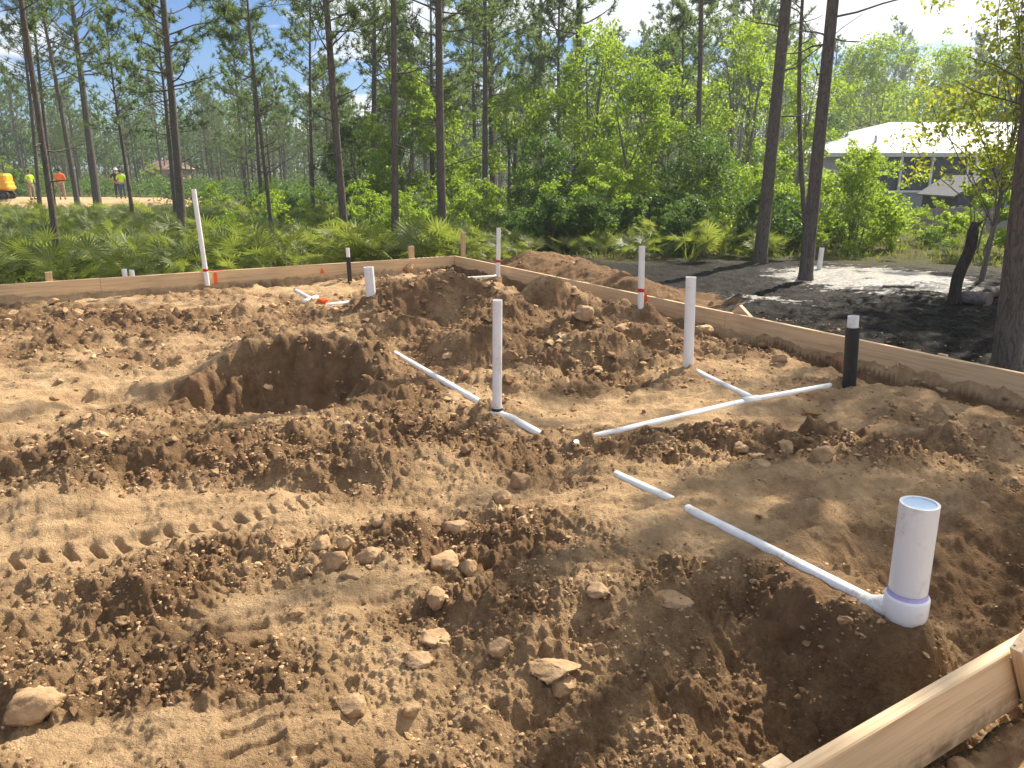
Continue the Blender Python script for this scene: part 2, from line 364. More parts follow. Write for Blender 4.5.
def dirtcols(n, p, moist_and_shade, dark):
    f1 = n.noise(p, 1.6, 5, .6); f2 = n.noise(p, 9, 6, .65); f3 = n.noise(p, 60, 5, .7)
    light = n.ramp(f2, [(.3, (.42, .275, .15)), (.55, (.61, .41, .225)), (.75, (.74, .53, .31))])
    damp = n.ramp(f2, [(.3, (.165, .098, .050)), (.7, (.33, .205, .11))])
    k = n.math('ADD', moist_and_shade, n.fr(f1, .35, .65, -.25, .25)); k = n.math('ADD', k, n.fr(f3, .3, .7, -.12, .12))
    c = n.mix(n.fr(k, .18, .72), light, damp)
    red = n.mix(n.fr(n.noise(p, 2.3, 3), .6, .72, 0, .4), c, (.36, .19, .11))
    return n.mix(n.fr(f3, .62, .75, 0, .3), red, (.11, .07, .045)), f3
m_ground, n = mat('ground')
a = n.add('ShaderNodeAttribute', attribute_name='zone'); sc = n.add('ShaderNodeSeparateColor', {0: a.outputs['Color']}); p = pos(n)
dc, f3 = dirtcols(n, p, sc.outputs[0], 0)
fn = n.noise(p, 3.5, 6, .7); ff = n.noise(p, 24, 5, .75)
floor_c = n.mix(n.fr(fn, .42, .6), n.ramp(ff, [(.3, (.06, .042, .026)), (.6, (.16, .11, .06)), (.75, (.24, .18, .11))]), n.ramp(ff, [(.3, (.05, .075, .02)), (.7, (.13, .17, .05))]))
muck = n.ramp(n.math('ADD', n.math('MULTIPLY', fn, .5), n.math('MULTIPLY', ff, .5)), [(.44, (.012, .011, .010)), (.56, (.030, .026, .022)), (.68, (.14, .115, .095))])
wsand = n.ramp(ff, [(.3, (.20, .17, .14)), (.5, (.38, .35, .30)), (.7, (.56, .53, .48))])
wk = n.math('ADD', sc.outputs[2], n.math('MULTIPLY', n.math('SUBTRACT', n.noise(n.add('ShaderNodeMapping', {'Vector': p, 'Scale': (.7, 1.8, 1)}).outputs[0], 3.2, 8, .75), .5), 1.7))
wk = n.math('MULTIPLY', n.fr(wk, .5, .62), n.fr(sc.outputs[2], .02, .2))
c1 = n.mix(sc.outputs[1], floor_c, muck); c1 = n.mix(wk, c1, wsand)
gk = n.math('ADD', a.outputs['Alpha'], n.math('MULTIPLY', n.math('SUBTRACT', fn, .5), 1.0)); gk = n.fr(gk, .45, .6)
col = n.mix(gk, c1, dc)
bh = n.math('ADD', n.noise(p, 150, 4, .7), n.math('MULTIPLY', n.noise(p, 40, 6, .75), 2.2))
rgh = n.mix(gk, n.mix(wk, n.mix(sc.outputs[1], (.95, .95, .95), n.ramp(fn, [(.42, (.5, .5, .5)), (.6, (.85, .85, .85))])), (.38, .38, .38)), (.95, .95, .95))
spc = n.mix(gk, n.mix(sc.outputs[1], (.1, .1, .1), n.mix(wk, (.05, .05, .05), (.5, .5, .5))), (.1, .1, .1))
G_ = pbsdf(n, col, .95, bump=bh, bstr=1.0, bdist=.016, spec=.12)
n.l.new(rgh, G_.inputs['Roughness']); n.l.new(spc, G_.inputs['Specular IOR Level'])
m_clod, n = mat('clod'); p = pos(n); rnd = n.add('ShaderNodeNewGeometry').outputs['Random Per Island']
dc, f3 = dirtcols(n, p, n.fr(rnd, 0, 1, .15, 1.0), 0)
pbsdf(n, dc, .95, bump=n.noise(p, 140, 5, .7), bstr=.9, bdist=.005, spec=.12)
m_rock, n = mat('dried clod'); p = ocoord(n)
c = n.ramp(n.noise(p, 14, 6, .65), [(.3, (.26, .16, .085)), (.55, (.43, .285, .16)), (.75, (.56, .39, .235))])
pbsdf(n, c, .92, bump=n.noise(p, 70, 6, .7), bstr=.9, bdist=.008, spec=.12)
def wood(name, base, dark, gs=1.0):
    m, n = mat(name); tco = ocoord(n)
    mp = n.add('ShaderNodeMapping', {'Vector': tco, 'Scale': (.5*gs, 14*gs, 14*gs)})
    g = n.noise(mp.outputs[0], 3, 6, .6, 1.2); mp2 = n.add('ShaderNodeMapping', {'Vector': tco, 'Scale': (1.2, 60, 60)}); g2 = n.noise(mp2.outputs[0], 4, 4, .6)
    c = n.ramp(g, [(.35, dark), (.5, base), (.68, tuple(min(1, v*1.12) for v in base))])
    c = n.mix(n.fr(g2, .45, .7, 0, .35), c, dark)
    kn = n.add('ShaderNodeTexVoronoi', {'Vector': n.add('ShaderNodeMapping', {'Vector': tco, 'Scale': (1.6, 3.4, 5)}).outputs[0], 'Scale': 1.1})
    c = n.mix(n.fr(kn.outputs['Distance'], .04, .11, .85, 0), c, tuple(v*.35 for v in dark))
    st = n.noise(tco, 1.3, 4); c = n.mix(n.fr(st, .5, .75, 0, .3), c, tuple(v*.7 for v in dark))
    zz_ = n.add('ShaderNodeSeparateXYZ', {0: tco}).outputs['Z']; ms = n.math('MULTIPLY', n.fr(n.math('ADD', zz_, n.math('MULTIPLY', n.noise(tco, 7, 6, .7), -.16)), -.10, -.16), n.fr(n.noise(tco, 30, 4), .35, .6, .15, .6)); c = n.mix(ms, c, (.24, .155, .09))
    pbsdf(n, c, .7, bump=g2, bstr=.3, bdist=.002, spec=.25); return m
m_board = wood('form lumber', (.70, .50, .29), (.55, .37, .20))
m_board_new = wood('new lumber', (.68, .50, .31), (.54, .37, .21))
m_stake = wood('stake lumber', (.62, .44, .27), (.45, .3, .17))
m_grey = wood('weathered boards', (.27, .25, .23), (.15, .135, .12))
def pvc(name, col, dirt=.5):
    m, n = mat(name); p = ocoord(n); g = n.noise(p, 9, 6, .7); g2 = n.noise(p, 60, 3, .7)
    k = n.math('MULTIPLY', n.fr(g, .52, .72, 0, dirt), n.fr(g2, .35, .6)); c = n.mix(k, col, (.42, .30, .19))
    pbsdf(n, c, .38, spec=.45); return m
m_pvc = pvc('white pipe', (.80, .80, .80), .6); m_pvcd = pvc('sandy pipe', (.78, .77, .74), .9)
m_blk = pvc('black pipe', (.018, .02, .022), .12)
m_prime = smat('purple primer', (.46, .40, .68), .5); m_bore = smat('pipe bore', (.45, .47, .50), .7)
m_cap = smat('pale blue cap', (.50, .64, .80), .5, .04); m_red = smat('red tape', (.55, .02, .02), .5); m_org = smat('orange paint', (.85, .13, .03), .8); m_orgw = smat('orange string', (.8, .12, .05), .7)
m_nail = smat('steel nail', (.15, .14, .13), .5)
def bark(name, a_, b_):
    m, n = mat(name); p = ocoord(n); mp = n.add('ShaderNodeMapping', {'Vector': p, 'Scale': (1, 1, .2)})
    f = n.noise(mp.outputs[0], 22, 7, .75, .8); dv_ = n.mix(.12, mp.outputs[0], n.noise(mp.outputs[0], 14, 4, .6, 0, 'Color')); v = n.add('ShaderNodeTexVoronoi', {'Vector': dv_, 'Scale': 34}, feature='DISTANCE_TO_EDGE')
    h = n.math('ADD', n.fr(v.outputs['Distance'], 0, .3, 0, .45), n.math('MULTIPLY', f, 1.0))
    c = n.ramp(h, [(.25, a_), (.75, b_)]); pbsdf(n, c, .92, bump=h, bstr=.9, bdist=.012, spec=.1); return m
m_bark = bark('pine bark', (.030, .026, .023), (.15, .128, .108)); m_barkg = bark('grey bark', (.05, .045, .04), (.22, .19, .165)); m_char = bark('charred bark', (.012, .011, .010), (.075, .06, .05))
def leafmat(name, cols, trans=.45, hue=.0):
    m, n = mat(name); g = n.add('ShaderNodeNewGeometry'); oi = n.add('ShaderNodeObjectInfo')
    f = n.noise(g.outputs['Position'], .9, 3); k = n.math('ADD', n.math('MULTIPLY', g.outputs['Random Per Island'], .55), n.math('MULTIPLY', f, .6))
    k = n.math('ADD', k, n.fr(oi.outputs['Random'], 0, 1, -.12, .12))
    c = n.ramp(k, [(.2, cols[0]), (.55, cols[1]), (.9, cols[2])])
    d = n.add('ShaderNodeBsdfPrincipled', {'Base Color': c, 'Roughness': .5, 'Specular IOR Level': .3})
    tcol = n.mix(.5, c, cols[2]); tr = n.add('ShaderNodeBsdfTranslucent', {'Color': n.mix(1.0, tcol, (1.5, 1.7, .8), 'MULTIPLY')})
    mx = n.add('ShaderNodeMixShader', {0: trans, 1: d.outputs[0], 2: tr.outputs[0]}); n.l.new(mx.outputs[0], n.out.inputs[0]); return m
m_needle = leafmat('pine needles', [(.07, .10, .05), (.105, .145, .07), (.15, .19, .095)], .5)
m_oak = leafmat('broad leaves', [(.085, .135, .02), (.16, .23, .033), (.31, .37, .065)], .5)
m_oakd = leafmat('dark broad leaves', [(.045, .08, .025), (.07, .12, .035), (.12, .18, .05)], .4)
m_yel = leafmat('yellow green leaves', [(.11, .16, .03), (.20, .24, .04), (.38, .34, .06)], .5)
m_lime = leafmat('lime leaves', [(.12, .18, .025), (.21, .28, .045), (.36, .42, .09)], .5)
m_palm = leafmat('palmetto fronds', [(.055, .09, .02), (.12, .16, .04), (.28, .28, .09)], .42)
m_grass = leafmat('grass blades', [(.07, .11, .025), (.12, .16, .04), (.24, .22, .09)], .35)

# ------------------------------------------------------------------ ground: one sheet out to the horizon
def ground():
    th = np.concatenate([np.arange(-180, -58, 3.0), np.arange(-58, 58, .105), np.arange(58, 180, 3.0)])*math.pi/180
    rr = [.03, .3, .6, .9, 1.15]; r = 1.3
    while r < 600:
        rr.append(r)
        r += max(.0045, min(r*r/1000, .0036*r)) if r < 15 else .0036*r*min(6, 1+(r-15)/8)
    rr = np.array(rr); nt, nr = len(th), len(rr)
    X = (rr[:, None]*np.sin(th)).ravel(); Y = (rr[:, None]*np.cos(th)).ravel()
    Z = np.concatenate([H(X[i:i+200000], Y[i:i+200000]) for i in range(0, len(X), 200000)])
    rd = np.hypot(X, Y); Z = np.where(rd > 90, Z-.0*rd, Z)
    i = np.arange(nr-1)[:, None]*nt; j = np.arange(nt)[None]; k = (j+1) % nt
    Fq = np.stack([i+j, i+k, i+nt+k, i+nt+j], -1).reshape(-1, 4)[:, ::-1]
    o = mesh_np('ground', np.stack([X, Y, Z], 1), [Fq], m_ground, True); o['kind'] = 'structure'
    # soil zones, shade painted into R at pit, trenches and mounds: R moist/cloddy, G black muck, B white sand, A construction dirt
    pad = pad_mask(X, Y); u, v = uv(X, Y); rm = rough_mask(X, Y)
    hb = np.zeros_like(X)
    moist_and_shade = np.clip(rm*.7+.35*fbm(X*2, Y*2, 3, 71), 0, 1)
    cut = sst(1.2, .7, np.hypot((X-PIT[0])/.95, (Y-PIT[1])/.72)); moist_and_shade = np.maximum(moist_and_shade, cut*.95)  # pit shade painted in by darkening its soil colour
    tr = sst(1.25, .7, v-VN)*pad; moist_and_shade = np.maximum(moist_and_shade, tr*.6)  # near trench: shade put into the soil tone
    moist_and_shade = np.maximum(moist_and_shade, pad*sst(.4, .1, UR-u)*.9)  # dark strip paints the shadow at the foot of the right board
    dirt = pad.copy()
    dirt = np.maximum(dirt, sst(1.0, .3, np.abs(v-VF))*(u < UR+1)*1.0)          # sandy strip beyond the far board
    dirt = np.maximum(dirt, sst(.2, -.2, v-VN)*sst(8, 5, rd))                    # where the photographer stands
    mo = 0*X
    for (p, a_, b_, h) in MOUNDS_OUT[:3]:
        dx, dy = X-p[0], Y-p[1]; mo = np.maximum(mo, np.exp(-(dx*dx+dy*dy)/1.3)*1.3)
    dirt = np.maximum(dirt, np.clip(mo, 0, 1)*sst(UR-.1, UR, u)); dirt = np.maximum(dirt, .9*sst(.35, .1, np.abs(u-UR-.1))*(v < VF)*(v > 0))
    dirt = np.maximum(dirt, sst(1.25, 1.1, np.hypot((X+30)/11.5, (Y-48.5)/5.5)))   # cleared lot next door
    moist_and_shade = np.where(pad < .5, np.where(mo > .25, 1.15, .1), moist_and_shade)  # spoil mounds: damp soil, darkened further with painted shade
    mk = at(800, 290, -.05); muck_ = sst(1.25, .75, np.hypot((X-mk[0])/5.2, (Y-mk[1])/3.8)+.25*fbm(X*.7, Y*.7, 3, 72))
    muck_ = np.maximum(muck_, sst(UR, UR+.2, u)*sst(14.5, 12, Y)*sst(-.5, 1, X))
    ws = at(872, 279, -.05); wsd = np.exp(-((X-ws[0])/1.6)**2-((Y-ws[1])/1.8)**2)*1.1
    w2 = at(760, 302, -.05); wsd = np.maximum(wsd, .55*np.exp(-((X-w2[0])/1.3)**2-((Y-w2[1])/.5)**2))
    ca = o.data.color_attributes.new('zone', 'FLOAT_COLOR', 'POINT')
    ca.data.foreach_set('color', np.stack([moist_and_shade, muck_, np.clip(wsd, 0, 1), np.clip(dirt, 0, 1)], 1).astype(np.float32).ravel())
    return o
ground()

# ------------------------------------------------------------------ loose clods
def ico(sub):
    import bmesh
    bm = bmesh.new(); bmesh.ops.create_icosphere(bm, subdivisions=sub, radius=1); V = np.array([v.co[:] for v in bm.verts]); Fc = np.array([[v.index for v in f.verts] for f in bm.faces]); bm.free(); return V, Fc
def clods():
    rs = np.random.RandomState(3); VV, FF = [], []; nv = 0
    # (count, rmin, rmax, size lo, hi, subdiv)
    for cnt, r0, r1, s0, s1, sub in ((14000, 1.5, 4.6, .0035, .009, 1), (1700, 1.5, 6, .009, .020, 2), (300, 1.6, 7, .018, .034, 3), (6000, 4, 9.5, .008, .018, 1), (1300, 4.5, 12.5, .018, .045, 2), (260, 5, 12.5, .04, .085, 3)):
        n_ = cnt*4; r = np.sqrt(rs.uniform(r0**2, r1**2, n_)); t = rs.uniform(-.85, .85, n_); x, y = r*np.sin(t), r*np.cos(t)
        pm = pad_mask(x, y); rm = rough_mask(x, y); dens = pm*(rm**2*.9+.06)+(1-pm)*np.where(uv(x, y)[1] < VN-.05, .35, np.where((r < 14) & (uv(x, y)[0] < UR+1.6) & (uv(x, y)[1] < 11.), .25, 0))
        cl = (fbm(x*4, y*4, 2, 77) > -.1)
        dp = np.full(n_, 9.)
        for P in RUNP.values():
            for i in range(len(P)-1): dp = np.minimum(dp, segd(x, y, P[i], P[i+1])[0])
        k = (rs.rand(n_) < dens)&cl&(dp > .05); x, y = x[k][:cnt], y[k][:cnt]; m = len(x)
        s = s0*(s1/s0)**(rs.rand(m)**1.7); z = H(x, y)
        V, Fc = ico(sub); N = len(V)
        sc_ = s[:, None]*np.stack([rs.uniform(.7, 1.4, m), rs.uniform(.7, 1.4, m), rs.uniform(.55, .95, m)], 1)
        v = np.repeat(V[None], m, 0)*(1+.28*rs.uniform(-1, 1, (m, N, 1)) if sub == 1 else 1)
        if sub >= 2:
            for q in range(9):                       # knock flats off the lump
                nrm = rs.normal(size=(m, 3)); nrm /= np.linalg.norm(nrm, axis=1, keepdims=True); lim = rs.uniform(.35, .8, m)
                dd = np.einsum('mnk,mk->mn', v, nrm)-lim[:, None]; v = v-np.clip(dd, 0, 9)[..., None]*nrm[:, None]
            v = v*(1+(.10 if sub == 2 else .06)*rs.uniform(-1, 1, (m, N, 1))); v = v*(1+.22*perlin(v[..., 0]*1.7+np.arange(m)[:, None]*3.1, v[..., 1]*1.7+v[..., 2]*1.3, 5)[..., None])
        v = v*sc_[:, None]; a = rs.uniform(0, 6.28, m); ca, sa = np.cos(a)[:, None], np.sin(a)[:, None]
        v = np.stack([v[..., 0]*ca-v[..., 1]*sa, v[..., 0]*sa+v[..., 1]*ca, v[..., 2]], -1)
        v = v+np.stack([x, y, z+sc_[:, 2]*.12], 1)[:, None]
        VV.append(v.reshape(-1, 3)); FF.append((Fc[None]+(np.arange(m)*N)[:, None, None]).reshape(-1, 3)+nv); nv += m*N
    o = mesh_np('dirt_clods', np.vstack(VV), [np.vstack(FF)], m_clod, False)
    tag(o, 'small loose crumbs and clods of dirt scattered over the pad', 'dirt clods', kind='stuff')
clods()
def rock(name, px, py, w_px, label, flat=.7, elong=1.0, rot=0., seed=1, mat_=None):
    p = hit(px, py+w_px*.2); d = math.hypot(p[1], CAM_Z-p[2]); r = w_px*.52*d/F
    rs = np.random.RandomState(seed*13+5); V, Fc = ico(4); v = V.copy()
    for q in range(15):
        nrm = rs.normal(size=3); nrm /= np.linalg.norm(nrm); lim = rs.uniform(.52, .86); dd = np.clip(v@nrm-lim, 0, 9)[:, None]; v = v-dd*nrm*.92
    v = v*(1+.13*fbm(V[:, 0]*1.8+seed, V[:, 1]*1.8+V[:, 2]*1.3, 3, seed)[:, None]+.16*fbm(V[:, 0]*4+seed, V[:, 1]*4+V[:, 2]*3.7, 4, seed+3)[:, None])
    v = v*np.array([r*1.08*elong, r*.9, r*flat]); v = v*(1+.03*np.random.RandomState(seed).uniform(-1, 1, (len(v), 1))); a = rot; v = np.stack([v[:, 0]*math.cos(a)-v[:, 1]*math.sin(a), v[:, 0]*math.sin(a)+v[:, 1]*math.cos(a), v[:, 2]], 1)
    o = mesh_np(name, v, [Fc], mat_ or m_rock, True); o.location = (p[0], p[1], Hs(p[0], p[1])+r*flat*.12)
    tag(o, label, 'clod'); return o
ROCKS = [
 (371, 551, 30, 'blocky tan clod, largest in the cluster left of center', .85, 1, .3), (336, 557, 29, 'rounded tan clod just left of the largest blocky one', .8, 1, .8),
 (351, 571, 22, 'low flat clod in front of the two big rounded clods', .5, 1, .1), (321, 543, 24, 'clod behind and left of the rounded clod pair', .8, 1, 1.2),
 (346, 540, 20, 'clod wedged behind the two big rounded clods', .9, 1, 2.),
 (446, 560, 34, 'crumbly upright clod leaning on another above the pale slab', .9, 1, .5), (467, 566, 24, 'tan clod propped against the crumbly upright clod', 1.0, .8, .2),
 (434, 594, 25, 'dark shaded clod between the leaning pair and the slab', .9, 1, 1.7),
 (430, 634, 38, 'pale flat slab of dried dirt with a deep shadow', .5, 1.05, -.5), (418, 656, 26, 'shadowed clod tucked beneath the pale flat slab', .6, 1, .2),
 (352, 704, 30, 'tan wedge shaped clod casting a shadow near the tread marks', .95, .9, 1.2), (456, 524, 24, 'pale clod with a black hollow behind it', .8, 1, .4),
 (30, 704, 50, 'big smooth weathered lump at the left bottom edge', .75, 1.05, .5), (503, 496, 22, 'grey brown clod standing below the broken pipe end', 1.1, .8, 1.3), (521, 478, 22, 'dark red brown clod behind the grey brown one', .9, 1, .1),
 (552, 662, 46, 'long rounded clod, upper of the joined pair near the bottom', .45, 1.1, .0), (560, 678, 34, 'egg shaped clod, lower of the joined pair near the bottom', .65, 1, -.3),
 (500, 643, 24, 'dark clod between the pale slab and the joined pair', .9, 1, .7), (412, 710, 16, 'little pale chunk right of the wedge shaped clod', .8, 1, .7),
 (597, 585, 26, 'half buried clod at the edge of the tree shade', .5, 1, .4), (672, 594, 34, 'flat ridge clod half sunk in shaded sand', .4, 1.1, -.5),
 (716, 322, 14, 'pale clod at the foot of the right form board', .9, 1, .5), (780, 357, 16, 'tan clod beside the form board stake', .8, 1, .2),
 (785, 445, 22, 'blocky clod at the crest of the shaded clod ridge', .8, 1, 1.2), (740, 447, 20, 'grey clod left end of the shaded clod ridge', .8, 1, .6), (760, 462, 20, 'brown clod in front of the shaded clod ridge', .7, 1, .1), (822, 455, 26, 'dark upright clod right of the shaded clod ridge', .9, 1, .1),
 (978, 738, 26, 'jagged tan clod outside the near form board', .9, 1, 2.2), (958, 762, 24, 'low clod at the bottom edge outside the near board', .7, 1, .2),
 (583, 312, 20, 'dark upright lump in front of the right board', 1.2, 1, .1), (409, 268, 12, 'dark lump on top of the central dirt heap', 1., 1, .1), (420, 264, 9, 'small dark lump at the crown of the central dirt heap', .9, 1, .1),
 (297, 610, 18, 'lone tan clod on the smooth sandy patch', .7, 1, .6), (285, 546, 16, 'small clod at the tread mark end', .7, 1, .6), (380, 520, 18, 'small tan clod above the blocky clod', .8, 1, .9)]
for i, rk in enumerate(ROCKS):
    rock('clod' if i % 2 else 'dirt_lump', rk[0], rk[1], rk[2], rk[3], rk[4], rk[5], rk[6], i+1)

# ------------------------------------------------------------------ form boards and stakes
AX = np.array([[E1[0], E1[1], 0], [E2[0], E2[1], 0], [0, 0, 1]]); AXR = np.array([[E2[0], E2[1], 0], [-E1[0], -E1[1], 0], [0, 0, 1]])
def board(name, p0, p1, zt, hgt, th, m, label, sag=.0):
    """plank between 2D points; local x along the grain"""
    p0, p1 = np.array(p0), np.array(p1); d = p1-p0; L = math.hypot(*d); a = math.atan2(d[1], d[0])
    b = MB(); n_ = max(2, int(L/.5)); xs = np.linspace(-L/2, L/2, n_+1)
    prof = [(-th/2+.003, -hgt/2), (th/2-.003, -hgt/2), (th/2, -hgt/2+.003), (th/2, hgt/2-.004), (th/2-.004, hgt/2), (-th/2+.004, hgt/2), (-th/2, hgt/2-.004), (-th/2, -hgt/2+.003)]
    rs = np.random.RandomState(int(abs(p0[0]*100))); wb = np.cumsum(rs.normal(0, .0015, n_+1)); wb -= np.linspace(wb[0], wb[-1], n_+1); wz = rs.normal(0, .0012, n_+1)
    V = np.array([[x, q[0]+wb[i], q[1]+wz[i]] for i, x in enumerate(xs) for q in prof]); k = len(prof)
    ii = np.arange(n_)[:, None]*k; j = np.arange(k)[None]; jj = (j+1) % k
    b.raw(V, np.stack([ii+j, ii+jj, ii+k+jj, ii+k+j], -1).reshape(-1, 4)[:, ::-1]); b.f.setdefault(8, []).append(np.arange(8)[None]); b.f[8].append(np.arange(8)[None, ::-1]+n_*k)
    o = b.build(name, m); o.location = (*((p0+p1)/2), zt-hgt/2); o.rotation_euler = (0, 0, a); tag(o, label, 'form board'); return o
TH = .038
# far board, in three lengths
us = [-9.2, -4.35, .55, UR+.0]
bl = ['left length of the far form board, running out of frame', 'middle length of the far form board behind the red banded pipe', 'last length of the far form board, meeting the corner']
for i in range(3):
    board('form_board', xy(us[i]+.002, VF+TH/2), xy(us[i+1]-.002, VF+TH/2), BT, .235, TH, m_board, bl[i])
vs = [VF+TH, 8.6, 5.25, .9]
bl = ['right form board length nearest the corner, beside the spoil mound', 'right form board length behind the leftmost white riser and clod ridge', 'long right form board length behind the black pipe']
for i in range(3):
    board('form_board', xy(UR+TH/2+.001, vs[i]-.002), xy(UR+TH/2+.001, vs[i+1]+.002), BT, .235, TH, m_board, bl[i])
board('form_board', xy(1.3, VN+TH/2), xy(UR-.004, VN+TH/2), BT, .235, TH, m_board_new, 'clean pale form board in the bottom right corner')
board('form_board', xy(-3.4, VN+TH/2-.002), xy(1.296, VN+TH/2-.002), BT-.004, .235, TH, m_board_new, 'near form board butted end to end, below the picture edge')
def stake(px, py0, Y, w_px, label, tilt=0., depth=.038, pv=None, name='wood_stake', zbot=-.3, m=None, wid=None):
    p = atY(px, py0, Y); wd = wid or w_px*Y*1.02/F; h = p[2]-zbot
    b = MB(); b.box((0, 0, h/2), (h, wd, depth), np.array([[0, 0, 1], [1, 0, 0], [0, 1, 0]]), .003)
    V = np.vstack(b.v); V = V[:, [2, 0, 1]]  # local x along the grain for the wood shader
    o = mesh_np(name, V, [np.vstack(f) for f in b.f.values()], m or m_stake); o.location = (p[0], p[1], zbot)
    from mathutils import Matrix
    Rm = Matrix(((0, 1, 0), (0, 0, 1), (1, 0, 0)))   # local x->z, y->x, z->y
    from mathutils import Euler
    o.rotation_euler = (Euler((0, tilt, math.atan2(E1[1], E1[0])-math.pi/2+ (math.pi/2 if pv else 0))).to_matrix() @ Rm).to_euler()
    tag(o, label, 'stake'); return o
def Yfar(px):   # forward distance of the far board's outside at this pixel column
    r = ray(px, 262); return (VF+TH+.03)/(r[0]*E2[0]+r[1]*E2[1])*r[1]
def Yright(px):
    r = ray(px, 300+(px-700)*.2); return (UR+TH+.03)/(r[0]*E1[0]+r[1]*E1[1])*r[1]
stake(462, 232, Yfar(462)+.1, 4.5, 'tall wood stake standing just behind the board corner', .02, pv=1)
stake(411, 246, Yfar(411), 5.5, 'short stake top above the far board, right of the black pipe', pv=1)
stake(48, 272, Yfar(48), 6, 'stake top behind the left end of the far board', pv=1)
stake(943, 354, Yright(943)-.0, 9, 'flat stake behind the right board near the big pine', pv=None)
# pointed offcut resting behind the right board
p = atY(743, 306, Yright(743)+.03); b = MB()
V = np.array([[-.17, 0, 0], [.17, 0, 0], [.19, 0, .10], [.03, 0, .24], [-.16, 0, .12]]); V = np.vstack([V-[0, .02, 0], V+[0, .02, 0]])
b.raw(V, [[0, 1, 6, 5], [1, 2, 7, 6], [2, 3, 8, 7], [3, 4, 9, 8], [4, 0, 5, 9]]); b.f[5] = [np.array([[4, 3, 2, 1, 0], [5, 6, 7, 8, 9]])]
o = b.build('wood_offcut', m_stake); o.location = (p[0], p[1], p[2]-.235); o.rotation_euler = (0, 0, math.atan2(E2[1], E2[0])); tag(o, 'pointed lumber offcut propped behind the right form board', 'offcut')
# inner cleats on the right board
def cleat(px, py, label):
    r = ray(px, py); t = (UR-.02)/(r[0]*E1[0]+r[1]*E1[1]); p = np.array([r[0]*t, r[1]*t, CAM_Z+r[2]*t])
    b = MB(); b.box((0, 0, 0), (.09, .036, .32), None, .003); o = b.build('wood_cleat', m_stake); u0, v0 = uv(p[0], p[1]); q = xy(UR-.019, v0); o.location = (q[0], q[1], p[2]-.16); o.rotation_euler = (0, 0, math.atan2(E2[1], E2[0])); tag(o, label, 'cleat')
cleat(738, 338, 'short cleat low on the right board beneath the pointed offcut'); cleat(943, 388, 'short cleat low on the right board below the flat stake')
# near corner: leaning stake and kicker
def plank(name, a_, b_, wdir, wd, th, m, label, cat):
    """plank from a to b, wdir = direction of its width"""
    a_, b_ = np.array(a_, float), np.array(b_, float); d = b_-a_; L = np.linalg.norm(d); x = d/L; wdir = np.array(wdir, float); y = wdir-x*(wdir@x); y /= np.linalg.norm(y); z = np.cross(x, y)
    b = MB(); b.box((0, 0, 0), (L, wd, th), None, .0035); o = b.build(name, m)
    from mathutils import Matrix
    o.matrix_world = Matrix([[x[0], y[0], z[0], (a_+b_)[0]/2], [x[1], y[1], z[1], (a_+b_)[1]/2], [x[2], y[2], z[2], (a_+b_)[2]/2], [0, 0, 0, 1]]); tag(o, label, cat); return o
def onN(px, py, v0):
    r = ray(px, py); t = v0/(r[0]*E2[0]+r[1]*E2[1]); return np.array([r[0]*t, r[1]*t, CAM_Z+r[2]*t])
e1_3 = np.array([*E1, 0])
sa_, sb_ = onN(1028, 634, VN-.022), onN(1062, 800, VN-.022)
lean_ = plank('wood_stake', sa_, sb_, e1_3, .135, .036, m_board_new, 'wide leaning stake nailed to the pale near form board', 'stake')
for (nx, ny) in ((1014, 645), (1010, 658), (1020, 700)):
    c_ = onN(nx, ny, VN-.041); nl_ = MB().tube([c_, c_-np.array([*E2, 0])*.003], .0035, 10).build('nail', m_nail); nl_.parent = lean_; nl_.matrix_parent_inverse = lean_.matrix_world.inverted()
q2 = onN(777, 763, VN+TH+.024)
plank('wood_stake', (q2[0], q2[1], q2[2]), (q2[0], q2[1], -.4), e1_3, .075, .04, m_board_new, 'stake top inside the near board at the bottom edge', 'stake')
def onplane(px, py, E, c0):
    r = ray(px, py); t = c0/(r[0]*E[0]+r[1]*E[1]); return np.array([r[0]*t, r[1]*t, CAM_Z+r[2]*t])
# orange marks painted on boards
def mark(px, py, w_, h_, label, wall='far', tri=False):
    if wall == 'far':
        p = onplane(px, py, E2, VF-.002); A_ = np.array([*E1, 0.])
    else:
        p = onplane(px, py, E1, UR-.002); A_ = np.array([*E2, 0.])
    rs = np.random.RandomState(int(px)); n_ = 14; ang = np.arange(n_)/n_*2*np.pi; V = []
    for a in ang:
        k = rs.uniform(.8, 1.1); c_, s_ = math.cos(a), math.sin(a); mx_ = max(abs(c_), abs(s_)); V.append(p+A_*c_/mx_*w_/2*k*(1 if not tri else (.55-.45*s_/mx_))+np.array([0, 0, s_/mx_*h_/2*k]))
    nrm = np.array([*(-E2 if wall == 'far' else -E1), 0])*.0015
    b = MB(); V = np.array(V); b.raw(np.vstack([V, V+nrm]), np.stack([np.arange(n_), (np.arange(n_)+1) % n_, (np.arange(n_)+1) % n_+n_, np.arange(n_)+n_], -1)); b.f[n_] = [np.arange(n_)[None]+n_]
    o = b.build('paint_mark', m_org); tag(o, label, 'paint mark')
mark(215.5, 278, .05, .17, 'orange paint stripe on the far board beside the red banded pipe'); mark(322, 270.5, .08, .09, 'orange triangle painted on the far board', tri=True); mark(645.5, 299, .045, .13, 'orange paint smear on the right board at the banded pipe', 'right')
def strand(name, pts, r, label, cat, m):
    o = MB().tube(pts, r, 6).build(name, m, None, True); tag(o, label, cat)
pa = hit(868, 371); pb = hit(903, 389)
Ys = np.arange(3, 14, .002)
def onR(px, py):
    return onplane(px, py, E1, UR-.02)
strand('marking_string', [onR(832, 358), onR(850, 366), onR(870, 372), onR(885, 380), onR(905, 387)], .004, 'orange string slack along the right board behind the black pipe', 'string', m_orgw)
def onF(px, py):
    return onplane(px, py, E2, VF)
